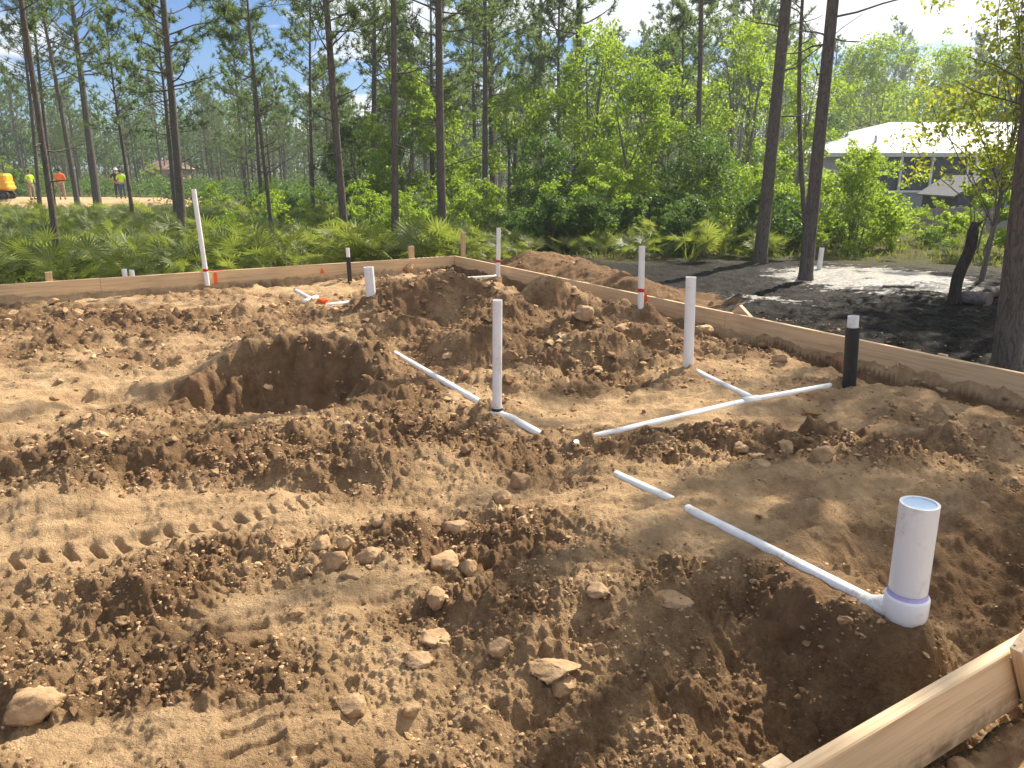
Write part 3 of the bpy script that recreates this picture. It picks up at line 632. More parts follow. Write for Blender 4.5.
a0 = onF(200, 269.5); b0 = onF(234, 267.5); a0[2] = b0[2] = BT+.004
strand('marking_string', [a0+[0, .02, 0], b0+[0, .02, 0]], .004, 'orange string across the far board top beside the tall pipe', 'string', m_orgw)

# ------------------------------------------------------------------ drain pipes
def smooth_path(P, k=6):
    P = np.asarray(P); t = np.linspace(0, len(P)-1, (len(P)-1)*k+1); i = np.clip(t.astype(int), 0, len(P)-2); f = (t-i)[:, None]; return P[i]*(1-f)+P[i+1]*f
def run_path(key, drop=.07):
    P = RUNP[key].copy(); E = RUNS[key]; V = P.copy()
    for i, (a, b, c, e) in enumerate(E):
        if not e: V[i][2] -= .0
    return smooth_path(V, 5)
def riser(base_px, base_py, top_px, top_py, rad, hollow=True, sink=.06):
    b = hit(base_px, base_py)
    if uv(b[0], b[1])[1] > VF-rad-.03: b = onplane(base_px, base_py, E2, VF-rad-.03)
    t = atY(top_px, top_py, b[1]); d = t-b; d /= np.linalg.norm(d); return b-d*sink, t
def segs(B, T, r, m, parent, name='riser', open_=True, n_=10):
    P = B+(T-B)*np.linspace(0, 1, n_)[:, None]; mb = MB().tube(P, r, 28, True, r*.84 if open_ else None); o = mb.build(name, m, parent, True)
    sharp(o); own(parent, o); return o
def sharp(o, ang=35):
    me = o.data
    try:
        me.set_sharp_from_angle(angle=R(ang))
    except Exception: pass
# 1 big riser with elbow and buried line
t = empty('drain_pipe', (0, 0, 0)); tag(t, 'biggest white sewer riser, joined to a long sloping pipe', 'pipe')
b0 = at(905, 611, .235); T = atY(920, 503, b0[1]-.0); dv = (T-b0)/np.linalg.norm(T-b0); B = b0+dv*.01
segs(B, T, .057, m_pvc, t); MB().tube([T-dv*.012, T-dv*.004], .052, 28).build('end_cap', m_cap, t, False)
mb = MB(); 
mb.tube([b0-dv*.045, b0-dv*.03, b0-dv*.0, b0+dv*.055, b0+dv*.057, b0+dv*.064], [.045, .060, .066, .067, .066, .059], 32, False); fit = mb.build('elbow_fitting', m_pvc, t, True); own(t, fit)
mb = MB().tube([b0+dv*.056, b0+dv*.067, b0+dv*.0671, b0+dv*.078], [.0605, .0605, .0585, .0585], 32, False); own(t, mb.build('primer_ring', m_prime, t, True))
d2 = RUNP['main'][-2]-b0; d2 /= np.linalg.norm(d2)
mb = MB().tube([b0+d2*.03, b0+d2*.07, b0+d2*.10, b0+d2*.135, b0+d2*.136], [.044, .040, .034, .033, .026], 24, False); own(t, mb.build('reducer', m_pvcd, t, True))
P = run_path('main'); P[-1] = b0+d2*.05
o = MB().tube(P, .0245, 20).build('lateral_pipe', m_pvcd, t, True); own(t, o)
# 2 middle riser
t = empty('drain_pipe', (0, 0, 0)); tag(t, 'white riser in mid pad with a smudged black joint at its foot', 'pipe')
B, T = riser(497, 413, 497.5, 300, .03); segs(B, T, .0300, m_pvc, t)
P = run_path('west'); o = MB().tube(P, .028, 18).build('lateral_pipe', m_pvcd, t, True)
d_ = (T-B)/np.linalg.norm(T-B)
o = MB().tube([B+d_*.02, B+d_*.075, B+d_*.08, B+d_*.11], [.040, .040, .036, .036], 24, False).build('tee_fitting', m_pvcd, t, True)
o = MB().tube([B+d_*.078, B+d_*.098], [.0375, .0375], 24, False).build('glue_smear', m_blk, t, True)
# cross line with branch riser
t = empty('drain_pipe', (0, 0, 0)); tag(t, 'tall white riser with a branch meeting the long cross line', 'pipe')
B, T = riser(688, 366, 691, 277, .04); segs(B, T, .0400, m_pvc, t)
o = MB().tube(run_path('cross'), .026, 18).build('cross_line', m_pvcd, t, True); P = run_path('branch'); o = MB().tube(P, .026, 18).build('branch_line', m_pvcd, t, True)
j = RUNP['branch'][-1]; jd = RUNP['cross'][5]-RUNP['cross'][4]; jd /= np.linalg.norm(jd); j = RUNP['cross'][4]
MB().tube([j-jd*.07, j-jd*.069, j+jd*.069, j+jd*.07], [.027, .033, .033, .027], 20, False).build('wye_fitting', m_pvcd, t, True)
# black wrapped riser by the right board
t = empty('drain_pipe', (0, 0, 0)); tag(t, 'black sleeved pipe with a white end beside the right form board', 'pipe')
B, T = riser(849, 386, 853.5, 316, .04); M_ = B+(T-B)*.86
segs(B, M_, .047, m_blk, t, 'sleeve', False); segs(M_-(T-B)*.02, T, .038, m_pvc, t, 'riser')
# others
def simple(bx, by, tx, ty, r, label, band=None, m=None, run=None):
    t = empty('drain_pipe', (0, 0, 0)); tag(t, label, 'pipe'); B, T = riser(bx, by, tx, ty, r); segs(B, T, r, m or m_pvc, t)
    if band:
        Y = B[1]; q = atY(bx+(tx-bx)*(by-band)/(by-ty), band, Y); d_ = (T-B)/np.linalg.norm(T-B); MB().tube([q-d_*.018, q-d_*.0179, q+d_*.0179, q+d_*.018], [r, r+.0025, r+.0025, r], 24, False).build('red_tape', m_red, t, True)
    if run: MB().tube(run_path(run), r*.95, 18).build('lateral_pipe', m_pvcd, t, True)
    return t
simple(640.5, 307, 642, 246, .031, 'red banded white riser against the right form board', 290)
simple(498, 277, 498.5, 228, .028, 'slim red banded white riser near the board corner with side line', 261, run='north')
simple(207, 281, 193.5, 189, .031, 'tall leaning white riser with red band at the far board', 270)
simple(371, 294, 368.5, 267, .052, 'short stout white pipe stub poking from the central heap')
t = empty('drain_pipe', (0, 0, 0)); tag(t, 'slim black sleeved pipe with white tip at the far board', 'pipe')
B, T = riser(350, 281, 347.5, 248, .03); M_ = B+(T-B)*.76; segs(B, M_, .031, m_blk, t, 'sleeve', False); segs(M_-(T-B)*.02, T, .026, m_pvc, t, 'riser')
t = empty('drain_pipe', (0, 0, 0)); tag(t, 'small exposed white wye lying in sand near the far board', 'pipe')
MB().tube(run_path('stubs'), .03, 16).build('lateral_pipe', m_pvcd, t, True); a_ = at(303, 302, .06); b_ = at(317, 297, .06)
MB().tube([a_, (a_+b_)/2, b_], .028, 16).build('wye_arm', m_pvcd, t, True)
o = MB().tube(run_path('low'), .03, 16).build('drain_pipe', m_pvcd, None, True); tag(o, 'white pipe length half buried left of the stout stub', 'pipe')
for (px, py, l) in ((124, 269, 'white pipe stub behind the far board, left of a twin'), (131.5, 270, 'white pipe stub behind the far board, right of a twin')):
    t = empty('drain_pipe', (0, 0, 0)); tag(t, l, 'pipe'); T = atY(px, py, Yfar(px)+.25); segs(T-[0, 0, .5], T, .032, m_pvc, t)
t = empty('drain_pipe', (0, 0, 0)); tag(t, 'far white pipe stub on white sand by the slanting trunk', 'pipe'); T = atY(822, 248, 13); segs(np.array([T[0]-.02, 13, -.3]), T, .04, m_pvc, t)
pp = hit(323, 301); o = rock('painted_clod', 323, 300, 10, 'orange painted clod by the half buried pipe', .7, 1, 0, 90, m_org)

# ------------------------------------------------------------------ vegetation generators
def limb_path(p0, d0, L, rs, up=.25, n_=7, wig=.12):
    P = [np.array(p0, float)]; d = np.array(d0, float); d /= np.linalg.norm(d)
    for i in range(n_-1):
        d = d+np.array([0, 0, up/n_])+rs.normal(0, wig, 3)/n_**.5*.8; d /= np.linalg.norm(d); P.append(P[-1]+d*L/(n_-1))
    return np.array(P)
def needles(tips, dirs, nn, ln, wd, rs):
    m = len(tips); base = np.repeat(tips, nn, 0)+0; D = np.repeat(dirs, nn, 0); rd = rs.normal(size=(m*nn, 3)); rd /= np.linalg.norm(rd, axis=1, keepdims=True)
    d = D*.55+rd; d[:, 2] += .12; d /= np.linalg.norm(d, axis=1, keepdims=True); L = ln*rs.uniform(.6, 1.15, (m*nn, 1))
    sd = np.cross(d, rs.normal(size=(m*nn, 3))); sd /= np.linalg.norm(sd, axis=1, keepdims=True)
    base = base-D*rs.uniform(0, .12, (m*nn, 1))
    V = np.stack([base-sd*wd/2, base+sd*wd/2, base+d*L*.6+sd*wd*.45, base+d*L], 1).reshape(-1, 3)
    Fq = np.arange(m*nn)[:, None]*4+np.array([0, 1, 2, 3]); return V, Fq
def pine_mesh(seed, Ht, r, cb, lean=(0, 0), spread=1.0, dens=1.0, nw=.014, nn=22, dead=6, bend=.15, tufts=5, flat=.3):
    rs = np.random.RandomState(seed); n_ = 16; t = np.linspace(0, 1, n_)
    ph = rs.uniform(0, 6.28, 2)
    P = np.stack([lean[0]*t*Ht+bend*np.sin(t*3+ph[0])*t-bend*math.sin(ph[0])*0, lean[1]*t*Ht+bend*np.sin(t*2.6+ph[1])*t, t*Ht], 1)
    rad = r*(1-.82*t**1.15); rad[0] = r*1.35; rad[1] *= 1.03
    # denser start for root flare
    P = np.vstack([P[:1]-[0, 0, .3], P[:1], P[:1]*.985+P[1:2]*.015+[0, 0, .12], P[1:]]); rad = np.concatenate([[r*1.6, r*1.35], [r*1.1], rad[1:]])
    mb = MB().tube(P, rad, 10)
    def tp(z):
        k = z/Ht*(n_-1); i = int(min(n_-2, max(0, math.floor(k)))); Q = P[2:]; f = k-i
        a = Q[i] if i > 0 else P[1]; return a*(1-f)+Q[i+1]*f
    tips, dirs = [], []
    z = cb; 
    while z < Ht*.985:
        f = (z-cb)/(Ht-cb); L = spread*(1.9*(1-f)**.7*(.45+.55*min(1, f*5))+.25)*rs.uniform(.65, 1.2); a = rs.uniform(0, 6.28)
        d = np.array([math.cos(a), math.sin(a), flat*rs.uniform(-.3, 1.4)+f*.8]); p0 = tp(z)
        Lp = limb_path(p0, d, L, rs, .55, 7, .35); mb.tube(Lp, np.linspace(max(.007, r*.22*(1-f*.5)), .005, 7), 5, False)
        for k in range(tufts):
            s_ = 1-(k/tufts)*.75; i = min(5, int(s_*6)); q = Lp[i]+(Lp[i+1]-Lp[i])*rs.rand(); bd = rs.normal(size=3)*.75+(Lp[-1]-Lp[0])/L; bd[2] += .35; bd /= np.linalg.norm(bd)
            l2 = rs.uniform(.15, .5)*min(1, L); e = q+bd*l2
            if k == 0: e = Lp[-1]; bd = Lp[-1]-Lp[-2]; bd /= np.linalg.norm(bd)
            else: mb.tube([q, (q+e)/2+[0, 0, -.02], e], [.005, .004, .003], 3, False)
            tips.append(e); dirs.append(bd)
            if rs.rand() < .6: tips.append((e+q)/2+rs.normal(0, .05, 3)); dirs.append(bd)
        z += rs.uniform(.10, .26)/dens
    for k in range(dead):
        zz_ = rs.uniform(min(cb*.35, 2.4), cb*1.1); a = rs.uniform(0, 6.28); L = rs.uniform(.3, 1.3)*spread; Lp = limb_path(tp(zz_), (math.cos(a), math.sin(a), rs.uniform(-.2, .5)), L, rs, .3, 6, .5); mb.tube(Lp, np.linspace(.016, .004, 6), 4, False)
        if rs.rand() < .5: mb.tube(limb_path(Lp[3], rs.normal(size=3), L*.4, rs, .2, 4, .5), np.linspace(.008, .003, 4), 3, False)
    tips.append(P[-1]); dirs.append(np.array([0, 0, 1.]))
    V, Fq = needles(np.array(tips), np.array(dirs), nn, .21, nw, rs)
    return mb, V, Fq
def pine(name, loc, label, group=None, barkm=None, **kw):
    mb, V, Fq = pine_mesh(**kw); t = empty(name, loc); tag(t, label, 'pine tree', group)
    o = mb.build('trunk', barkm or m_bark, t, True); c = mesh_np('crown', V, [Fq], m_needle, False, t); own(t, o, c); return t
def leaves(cent, rad, counts, size, rs, flatn=.5, aspect=.5):
    VV = []
    for c, r_, k in zip(cent, rad, counts):
        d = rs.normal(size=(k, 3)); d /= np.linalg.norm(d, axis=1, keepdims=True); rr_ = (rs.rand(k, 1)**.45); p = c+d*rr_*np.asarray(r_)*(1+.25*perlin(d[:, 0]*2.5+c[0], d[:, 1]*2.5+d[:, 2]*2, 3)[:, None])
        nrm = rs.normal(size=(k, 3)); nrm[:, 2] += flatn; nrm /= np.linalg.norm(nrm, axis=1, keepdims=True); a = np.cross(nrm, rs.normal(size=(k, 3))); a /= np.linalg.norm(a, axis=1, keepdims=True); b = np.cross(nrm, a)
        s_ = size*rs.uniform(.6, 1.25, (k, 1))
        VV.append(np.stack([p-a*s_*.5, p+b*s_*aspect*.5+nrm*s_*.06, p+a*s_*.5, p-b*s_*aspect*.5+nrm*s_*.06], 1).reshape(-1, 3))
    V = np.vstack(VV); return V, np.arange(len(V)//4)[:, None]*4+np.array([0, 1, 2, 3])
def broad_mesh(seed, Ht, Wd, nleaf, size, r=.09, base=.25, blobs=26, stems=1, low=False):
    rs = np.random.RandomState(seed); mb = MB(); cent, rad, cnt = [], [], []
    lead = []
    for s_ in range(stems):
        a = rs.uniform(0, 6.28); l = rs.uniform(.0, .22) if stems > 1 else .04; P = limb_path((rs.normal()*.08, rs.normal()*.08, -.15), (math.cos(a)*l, math.sin(a)*l, 1), Ht*.85, rs, .1, 9, .12); mb.tube(P, np.linspace(r*1.1, r*.15, 9), 8, False); lead.append(P)
    for b in range(blobs):
        f = (b+.5)/blobs; h = base+(1-base)*f**.85; a = rs.uniform(0, 6.28); wv = math.sin(min(1, (1.04-h)*1.45+.12)*math.pi*.5)*(.65+.35*min(1, (h-base)*4+ (1 if low else .2)))
        rad_ = Wd/2*wv*rs.uniform(.25, 1.0); c = np.array([math.cos(a)*rad_, math.sin(a)*rad_, h*Ht*.97]); br = Wd*rs.uniform(.10, .19)*(1-.35*h)
        P = lead[rs.randint(len(lead))]; i = min(7, max(1, int(h*.75*8))); q = P[i]; lp = limb_path(q, c-q, np.linalg.norm(c-q), rs, .0, 5, .12); lp[-1] = c; mb.tube(lp, np.linspace(r*.35*(1-h*.6), .006, 5), 5, False)
        cent.append(c); rad.append((br*1.15, br*1.15, br*.75)); cnt.append(br**2)
        for k in range(2):
            c2 = c+rs.normal(size=3)*br*np.array([1.1, 1.1, .8]); b2 = br*rs.uniform(.35, .6); cent.append(c2); rad.append((b2, b2, b2*.8)); cnt.append(b2**2)
    cnt = np.array(cnt); cnt = np.maximum(8, (cnt/cnt.sum()*nleaf).astype(int)); V, Fq = leaves(cent, rad, cnt, size, rs); return mb, V, Fq
def broad(name, loc, label, cat='tree', group=None, lm=None, bm=None, rz=0, **kw):
    mb, V, Fq = broad_mesh(**kw); t = empty(name, loc, rz); tag(t, label, cat, group); st = 'trunk' if cat == 'tree' else 'stem'; o = mb.build(st, bm or m_barkg, t, True); c = mesh_np('crown' if cat == 'tree' else 'foliage', V, [Fq], lm or m_oak, False, t); own(t, o, c); return t
def palmetto_mesh(seed, nf=13, ht=.95, blades=17):
    rs = np.random.RandomState(seed); V, Fq, mb = [], [], 0; n_ = 0
    for f in range(nf):
        a = rs.uniform(0, 6.28); el = rs.uniform(.45, 1.4); L = ht*rs.uniform(.45, .95); d = np.array([math.cos(a)*math.cos(el), math.sin(a)*math.cos(el), math.sin(el)]); o = rs.normal(0, .09, 3)*[1, 1, 0]; hub = o+d*L
        sd = np.cross(d, [0, 0, 1]); sd /= np.linalg.norm(sd); w_ = .008
        V += [o-sd*w_, o+sd*w_, hub+sd*w_*.6, hub-sd*w_*.6]; Fq.append([n_, n_+1, n_+2, n_+3]); n_ += 4
        # fan plane tilts outward
        fd = d*rs.uniform(.5, 1)+np.array([math.cos(a), math.sin(a), 0])*rs.uniform(.2, .9)+rs.normal(0, .25, 3); fd /= np.linalg.norm(fd); fs = np.cross(fd, rs.normal(0, .4, 3)+[0, 0, 1.]); fs /= np.linalg.norm(fs); fn_ = np.cross(fd, fs)
        fr_ = ht*rs.uniform(.36, .55)
        for k in range(blades):
            t = (k/(blades-1)-.5)*R(215); dd = fd*math.cos(t)+fs*math.sin(t); pp_ = np.cross(fn_, dd); l = fr_*(.72+.28*math.cos(t*.8))*rs.uniform(.9, 1.1); tip = hub+dd*l+np.array([0, 0, -.10*l])*rs.uniform(0, 1.6)+fn_*rs.normal(0, .02)
            mid = hub+dd*l*.5; bw = fr_*.038
            V += [hub+dd*.01, mid-pp_*bw+fn_*bw*.4, tip, mid+pp_*bw+fn_*bw*.4]; Fq.append([n_, n_+1, n_+2, n_+3]); n_ += 4
    return np.array(V), np.array(Fq)

# ------------------------------------------------------------------ named foreground pines
#   px base, py base, px at frame top, width px, height, crown base, z ground, kwargs, label
def fg(px, py, tx, wpx, Ht, cb, label, zg=-.06, lean_y=0., ty=0, **kw):
    p = at(px, py, zg); q = atY(tx, ty, p[1]); lean = ((q[0]-p[0])/(q[2]-p[2]), lean_y); d = math.hypot(p[1], 1.6)
    kw['dens'] = kw.get('dens', 1)*1.7; kw.setdefault('tufts', 6); kw.setdefault('bend', .12); kw.setdefault('nw', .011+.0004*d)
    return pine('pine_tree', (p[0], p[1], zg), label, Ht=Ht, r=wpx*d/F/2, cb=cb, lean=lean, **kw)
fg(60, 268, 25, 6.5, 9, 3.9, 'thin pine rising just behind the left end of the far board', seed=1, spread=.8, dens=.8)
fg(183, 231, 164, 8, 12, 3.6, 'stout dark pine left of the tall leaning riser', seed=2, spread=1.35, dens=.9, dead=10)
fg(273, 241, 250, 4, 7.5, 4.2, 'spindly young pine with bare limbs beyond the black tipped pipe', seed=3, spread=.7, dens=.6, dead=12)
fg(347, 257, 324, 8, 10, 3.6, 'slightly leaning pine directly behind the slim black pipe', seed=4, spread=1.0, dens=.8, dead=8)
fg(395, 257, 392, 7.5, 10, 5.2, 'straight pine right behind the short stake top', seed=5, spread=.9, dens=.8, dead=5)
fg(443, 252, 437, 9, 11, 4.2, 'straight dark pine just left of the tall corner stake', seed=6, spread=1.1, dens=.9, dead=8)
fg(485, 222, 483, 6, 12, 5.0, 'slim pine rising behind the corner riser', seed=7, spread=1.1, dens=.8, dead=10)
fg(578, 216, 578, 9, 13, 6.0, 'tall bare pine trunk in the middle of the bright thicket', seed=8, spread=1.2, dens=.8, dead=9)
fg(697, 236, 698, 6, 10, 5.2, 'slim pine with upswept top limbs beyond the spoil mound', seed=9, spread=1.1, dens=.7, dead=6, flat=.9)
fg(541, 205, 540, 5, 14, 6.0, 'thin pale pine behind the bright thicket, left of the bare trunk', seed=10, spread=1.2, dens=.8)
fg(760, 262, 785, 12, 15.5, 12.0, 'thick right leaning pine at the edge of the black muck', seed=11, spread=1.4, dens=.6, dead=22)
fg(805, 282, 830, 12.5, 14, 10.5, 'thick forked pine trunk in front of the screened house', seed=12, spread=1.3, dens=.55, dead=26)
fg(808, 258, 800, 5, 8, 5.5, 'crooked slender stem crossing behind the forked pine', seed=13, spread=.6, dens=.4, bend=.35)
fg(1004, 372, 1047, 24, 13.5, 10.2, 'biggest near pine trunk at the right picture edge', seed=14, spread=1.2, dens=.6, dead=1, zg=-.05)
fg(98, 206, 74, 7.5, 14, 6, 'stout pine standing on the edge of the cleared lot', zg=-.3, seed=15, spread=1.7, dens=.8, dead=10, nn=16, ty=30)
fg(78, 207, 42, 5, 13, 6, 'leaning slim pine next to the orange shirted worker', zg=-.3, seed=16, spread=1.4, dens=.7, nn=16)
fg(40, 207, 22, 4, 12, 5, 'slim pine between the excavator and the orange shirt', zg=-.3, seed=17, spread=1.4, dens=.7, nn=16)
fg(54, 206, 33, 4, 14, 5, 'slim pine just left of the orange shirted worker', zg=-.3, seed=18, spread=1.4, dens=.7, nn=16)
fg(373, 215, 373, 6, 12, 5, 'dark pine with wide arching limbs behind the black pipe', zg=-.2, seed=19, spread=1.6, dens=.8, dead=10)
fg(313, 214, 310, 4, 9.5, 3.4, 'small crowned pine in the gap of bright sky', zg=-.2, seed=20, spread=1.1, dens=1.0)
# the dead leaning snag and its cut logs
sp0 = at(951, 304, -.05); st = atY(977, 222, sp0[1]); P = sp0+(st-sp0)*np.linspace(-.15, 1, 12)[:, None]; P[:, 0] += .02*np.sin(np.arange(12)); rr_ = np.array([.09, .085, .075, .07, .068, .07, .066, .068, .064, .066, .06, .035])
mb = MB().tube(P, rr_, 12); mb.tube(limb_path(P[10], (.5, 0, .9), .2, np.random.RandomState(1), 0, 4, .2), [.03, .02, .012, .004], 6)
o = mb.build('dead_snag', m_char, None, True); tag(o, 'charred broken snag leaning right in front of the grey fence', 'dead tree')
def logp(px, py, L, r_, rz, label):
    p = at(px, py, -.02); o = MB(); P = np.array([[x, 0, .01*math.sin(x*9)] for x in np.linspace(-L/2, L/2, 7)]); o.tube(P, r_, 16); o = o.build('cut_log', m_barkg, None, True); sharp(o, 50); o.location = (p[0], p[1], Hs(p[0], p[1])+r_*.8); o.rotation_euler = (0, 0, rz); tag(o, label, 'log')
logp(977, 303, .28, .09, -1.0, 'short cut log between the snag and the big pine'); logp(994, 296, .34, .07, .5, 'pale cut log touching the big pine trunk'); logp(898, 290, .4, .02, -.6, 'dark stick lying on the white sand')
# shade trees standing outside the picture on the right
for i, (x, y, h_, c_, s_) in enumerate(((6.8, 9.8, 7.6, 4.3, 31), (7.4, 8.2, 7.2, 4.6, 32), (9.2, 13.2, 9, 5, 33), (12.0, 17, 10, 5.5, 34), (8.0, 11.6, 7.4, 4.2, 35), (6.7, 8.5, 7.9, 6.0, 36))):
    pine('pine_tree', (x, y, -.05), 'pine beyond the right picture edge whose crown shades the pad', 'pines beyond the right edge', seed=s_, Ht=h_, r=.11, cb=c_, spread=1.3, dens=1.0, nw=.02, nn=26, tufts=5)

# ------------------------------------------------------------------ woods behind
rs = np.random.RandomState(11)
protos = []
for i in range(6):
    t = pine('pine_tree', (0, 0, 0), 'pine trunk standing in the woods behind', 'pines in the woods behind', seed=100+i, Ht=[9, 11, 8, 10, 12, 7.5][i], r=[.10, .13, .085, .11, .15, .08][i], cb=[4, 4.5, 3.2, 4.4, 5.5, 2.6][i], spread=[1.15, 1.3, 1.1, 1.25, 1.45, 1.0][i], dens=1.6, nw=.034, nn=15, tufts=6)
    protos.append(t)
used = [False]*6
def place_pine(x, y, s, k=None):
    k = rs.randint(6) if k is None else k; t = protos[k] if not used[k] else copy_tree(protos[k]); used[k] = True
    t.location = (x, y, Hs(x, y)+.02); t.rotation_euler = (0, 0, rs.uniform(0, 6.28)); t.scale = (s, s, s*rs.uniform(.92, 1.1)); return t
cnt = 0; spots = []
tries = 0
while cnt < 165 and tries < 6000:
    tries += 1
    Y = 26+74*rs.rand()**.85; px = rs.uniform(-90, 1110); X = (px-512)/800*Y
    if px > 780 and Y < 52: continue
    if px < 215 and 38 < Y < 62: continue
    if px < 60 and Y < 70 and rs.rand() < .5: continue
    if px < 330 and rs.rand() < .35: continue
    if any((X-a)**2+(Y-b)**2 < 5 for a, b in spots): continue
    spots.append((X, Y)); cnt += 1; tp_ = place_pine(X, Y, rs.uniform(.75, 1.1)*(1+max(0, Y-55)/160)*(.82 if px < 350 else 1.05))
    if px < 330: tp_['label'] = 'pine in the open woods around and beyond the cleared lot'; tp_['group'] = 'pines around the cleared lot'
    elif px < 780: tp_['label'] = 'pine rising behind the bright broadleaf thicket'; tp_['group'] = 'pines behind the thicket'
    else: tp_['label'] = 'pine beyond the metal roofed house'; tp_['group'] = 'pines beyond the house'
# far wood mass closing the horizon
def far_wood():
    rs = np.random.RandomState(5); cent, rad, cnt = [], [], []; mb = MB()
    for k in range(520):
        a = rs.uniform(-.85, .85); d = rs.uniform(105, 150); x, y = d*math.sin(a), d*math.cos(a); h_ = rs.uniform(5, 12.5)
        mb.tube([(x, y, -.5), (x+rs.normal()*.2, y, h_)], [.16, .05], 4, False)
        for j in range(4):
            cent.append(np.array([x+rs.normal()*1.2, y, h_*rs.uniform(.35, 1)])); r_ = rs.uniform(.8, 2.0); rad.append((r_*1.2, r_, r_*.8)); cnt.append(60)
    for k in range(1500):
        a = rs.uniform(-.85, .85); d = rs.uniform(112, 150); cent.append(np.array([d*math.sin(a), d*math.cos(a), 6.5*rs.rand()**1.3])); rad.append((2.6, 2, 1.5)); cnt.append(75)
    V, Fq = leaves(cent, rad, cnt, .42, rs, .3, .6); o = mesh_np('distant_woods', V, [Fq], m_oakd, False); tag(o, 'distant belt of woods closing the horizon', 'woods', kind='stuff')
    o2 = mb.build('distant_trunks', m_barkg, None, True); tag(o2, 'thin far trunks inside the distant belt of woods', 'woods', kind='stuff')
far_wood()
def undergrowth():
    rs = np.random.RandomState(15); cent, rad, cnt = [], [], []
    for k in range(900):
        px = rs.uniform(-80, 420 if k < 700 else 1100); Y = rs.uniform(57, 98) if (k < 560 or k >= 700) else rs.uniform(36, 57)
        if k >= 560 and k < 700 and px < 250: px += 240
        x = (px-512)/800*Y; r_ = rs.uniform(.5, 1.3); cent.append(np.array([x, Y, -.35+rs.uniform(.1, .7)])); rad.append((r_*1.3, r_, r_*.75)); cnt.append(70)
    V, Fq = leaves(cent, rad, cnt, .2, rs, .4, .55); o = mesh_np('undergrowth', V, [Fq], m_oakd, False); tag(o, 'low brush covering the floor of the far woods', 'undergrowth', kind='stuff')
undergrowth()
# bright broadleaf thicket
def bt(px, Y, Ht, Wd, label, nleaf=9000, size=.12, lm=None, seed=1, cat='tree', name='broadleaf_tree', base=.12, blobs=30, stems=2, zg=-.2, group=None, r=.07):
    x = (px-512)/795*Y; return broad(name, (x, Y, zg), label, cat, group, lm, None, seed*1.3, seed=200+seed, Ht=Ht, Wd=Wd, nleaf=nleaf, size=size, base=base, blobs=blobs, stems=stems, r=r, low=True)
bt(405, 27, 4.9, 3.2, 'bright round crowned tree left of the dark straight pine', 9000, .13, m_oak, 1)
bt(455, 30, 4.8, 3.6, 'leafy tree behind the dark straight pine', 8000, .14, m_oak, 2)
bt(515, 26, 4.3, 3.2, 'low bright tree behind the slim corner pine', 8000, .12, m_oak, 3)
bt(590, 25, 6.0, 4.0, 'tallest bright tree in mid thicket, around the bare trunk', 13000, .125, m_oak, 4, blobs=40)
bt(640, 22, 4.5, 3.4, 'bright tree behind the right red banded riser', 11000, .11, m_oak, 5)
bt(655, 30, 6.4, 4.2, 'tall olive tree at the back of the thicket', 9000, .14, m_oakd, 6)
bt(735, 24, 6.0, 3.6, 'airy tree between the slim pine and the thick leaning pine', 9000, .11, m_oak, 7, blobs=34)
bt(795, 27, 5.8, 3.1, 'airy tree behind the forked pine', 7000, .12, m_oak, 8)
bt(545, 20, 2.6, 2.6, 'low dark tree at the near edge of the thicket', 8000, .09, m_oakd, 9)
bt(700, 19, 2.6, 2.6, 'low dark tree right of the spoil mound', 8000, .09, m_oakd, 10)
bt(360, 33, 3.8, 3.4, 'dark leafy tree at the left edge of the thicket', 7000, .14, m_oakd, 11)
bt(865, 50, 9.6, 7.5, 'broad tree showing above the left end of the metal roof', 12000, .22, m_oak, 12, blobs=40)
bt(925, 53, 9.2, 8, 'wide green tree behind the metal roof ridge', 12000, .22, m_oak, 13, blobs=40)
bt(1010, 55, 8.5, 8, 'tree behind the right part of the metal roof', 9000, .22, m_oakd, 14)
bt(820, 42, 4.5, 4, 'dim leafy tree left of the house wall', 6000, .18, m_oakd, 15)
bt(862, 16.5, 2.1, 2.1, 'bright yellow green bush before the house porch', 9000, .085, m_lime, 16, 'bush', 'bush', .05, 40, 5, -.1, None, .02)
bt(990, 15.5, 2.1, 1.3, 'yellow green bush behind the snag and the big pine', 4600, .085, m_lime, 17, 'bush', 'bush', .1, 16, 4, -.1, None, .02)
bt(815, 18, 1.3, 1.6, 'low bush left of the bright bush', 2800, .08, m_oak, 18, 'bush', 'bush', .05, 14, 4, -.1, None, .015)
# tree with yellowing leaves at the right edge
x = (1012-512)/795*11.5
broad('broadleaf_tree', (x, 11.5, -.05), 'tree with yellowing leaves overhanging the right end of the roof', 'tree', None, m_yel, None, 0, seed=231, Ht=4.5, Wd=3.4, nleaf=7500, size=.085, base=.36, blobs=46, stems=1, r=.038)
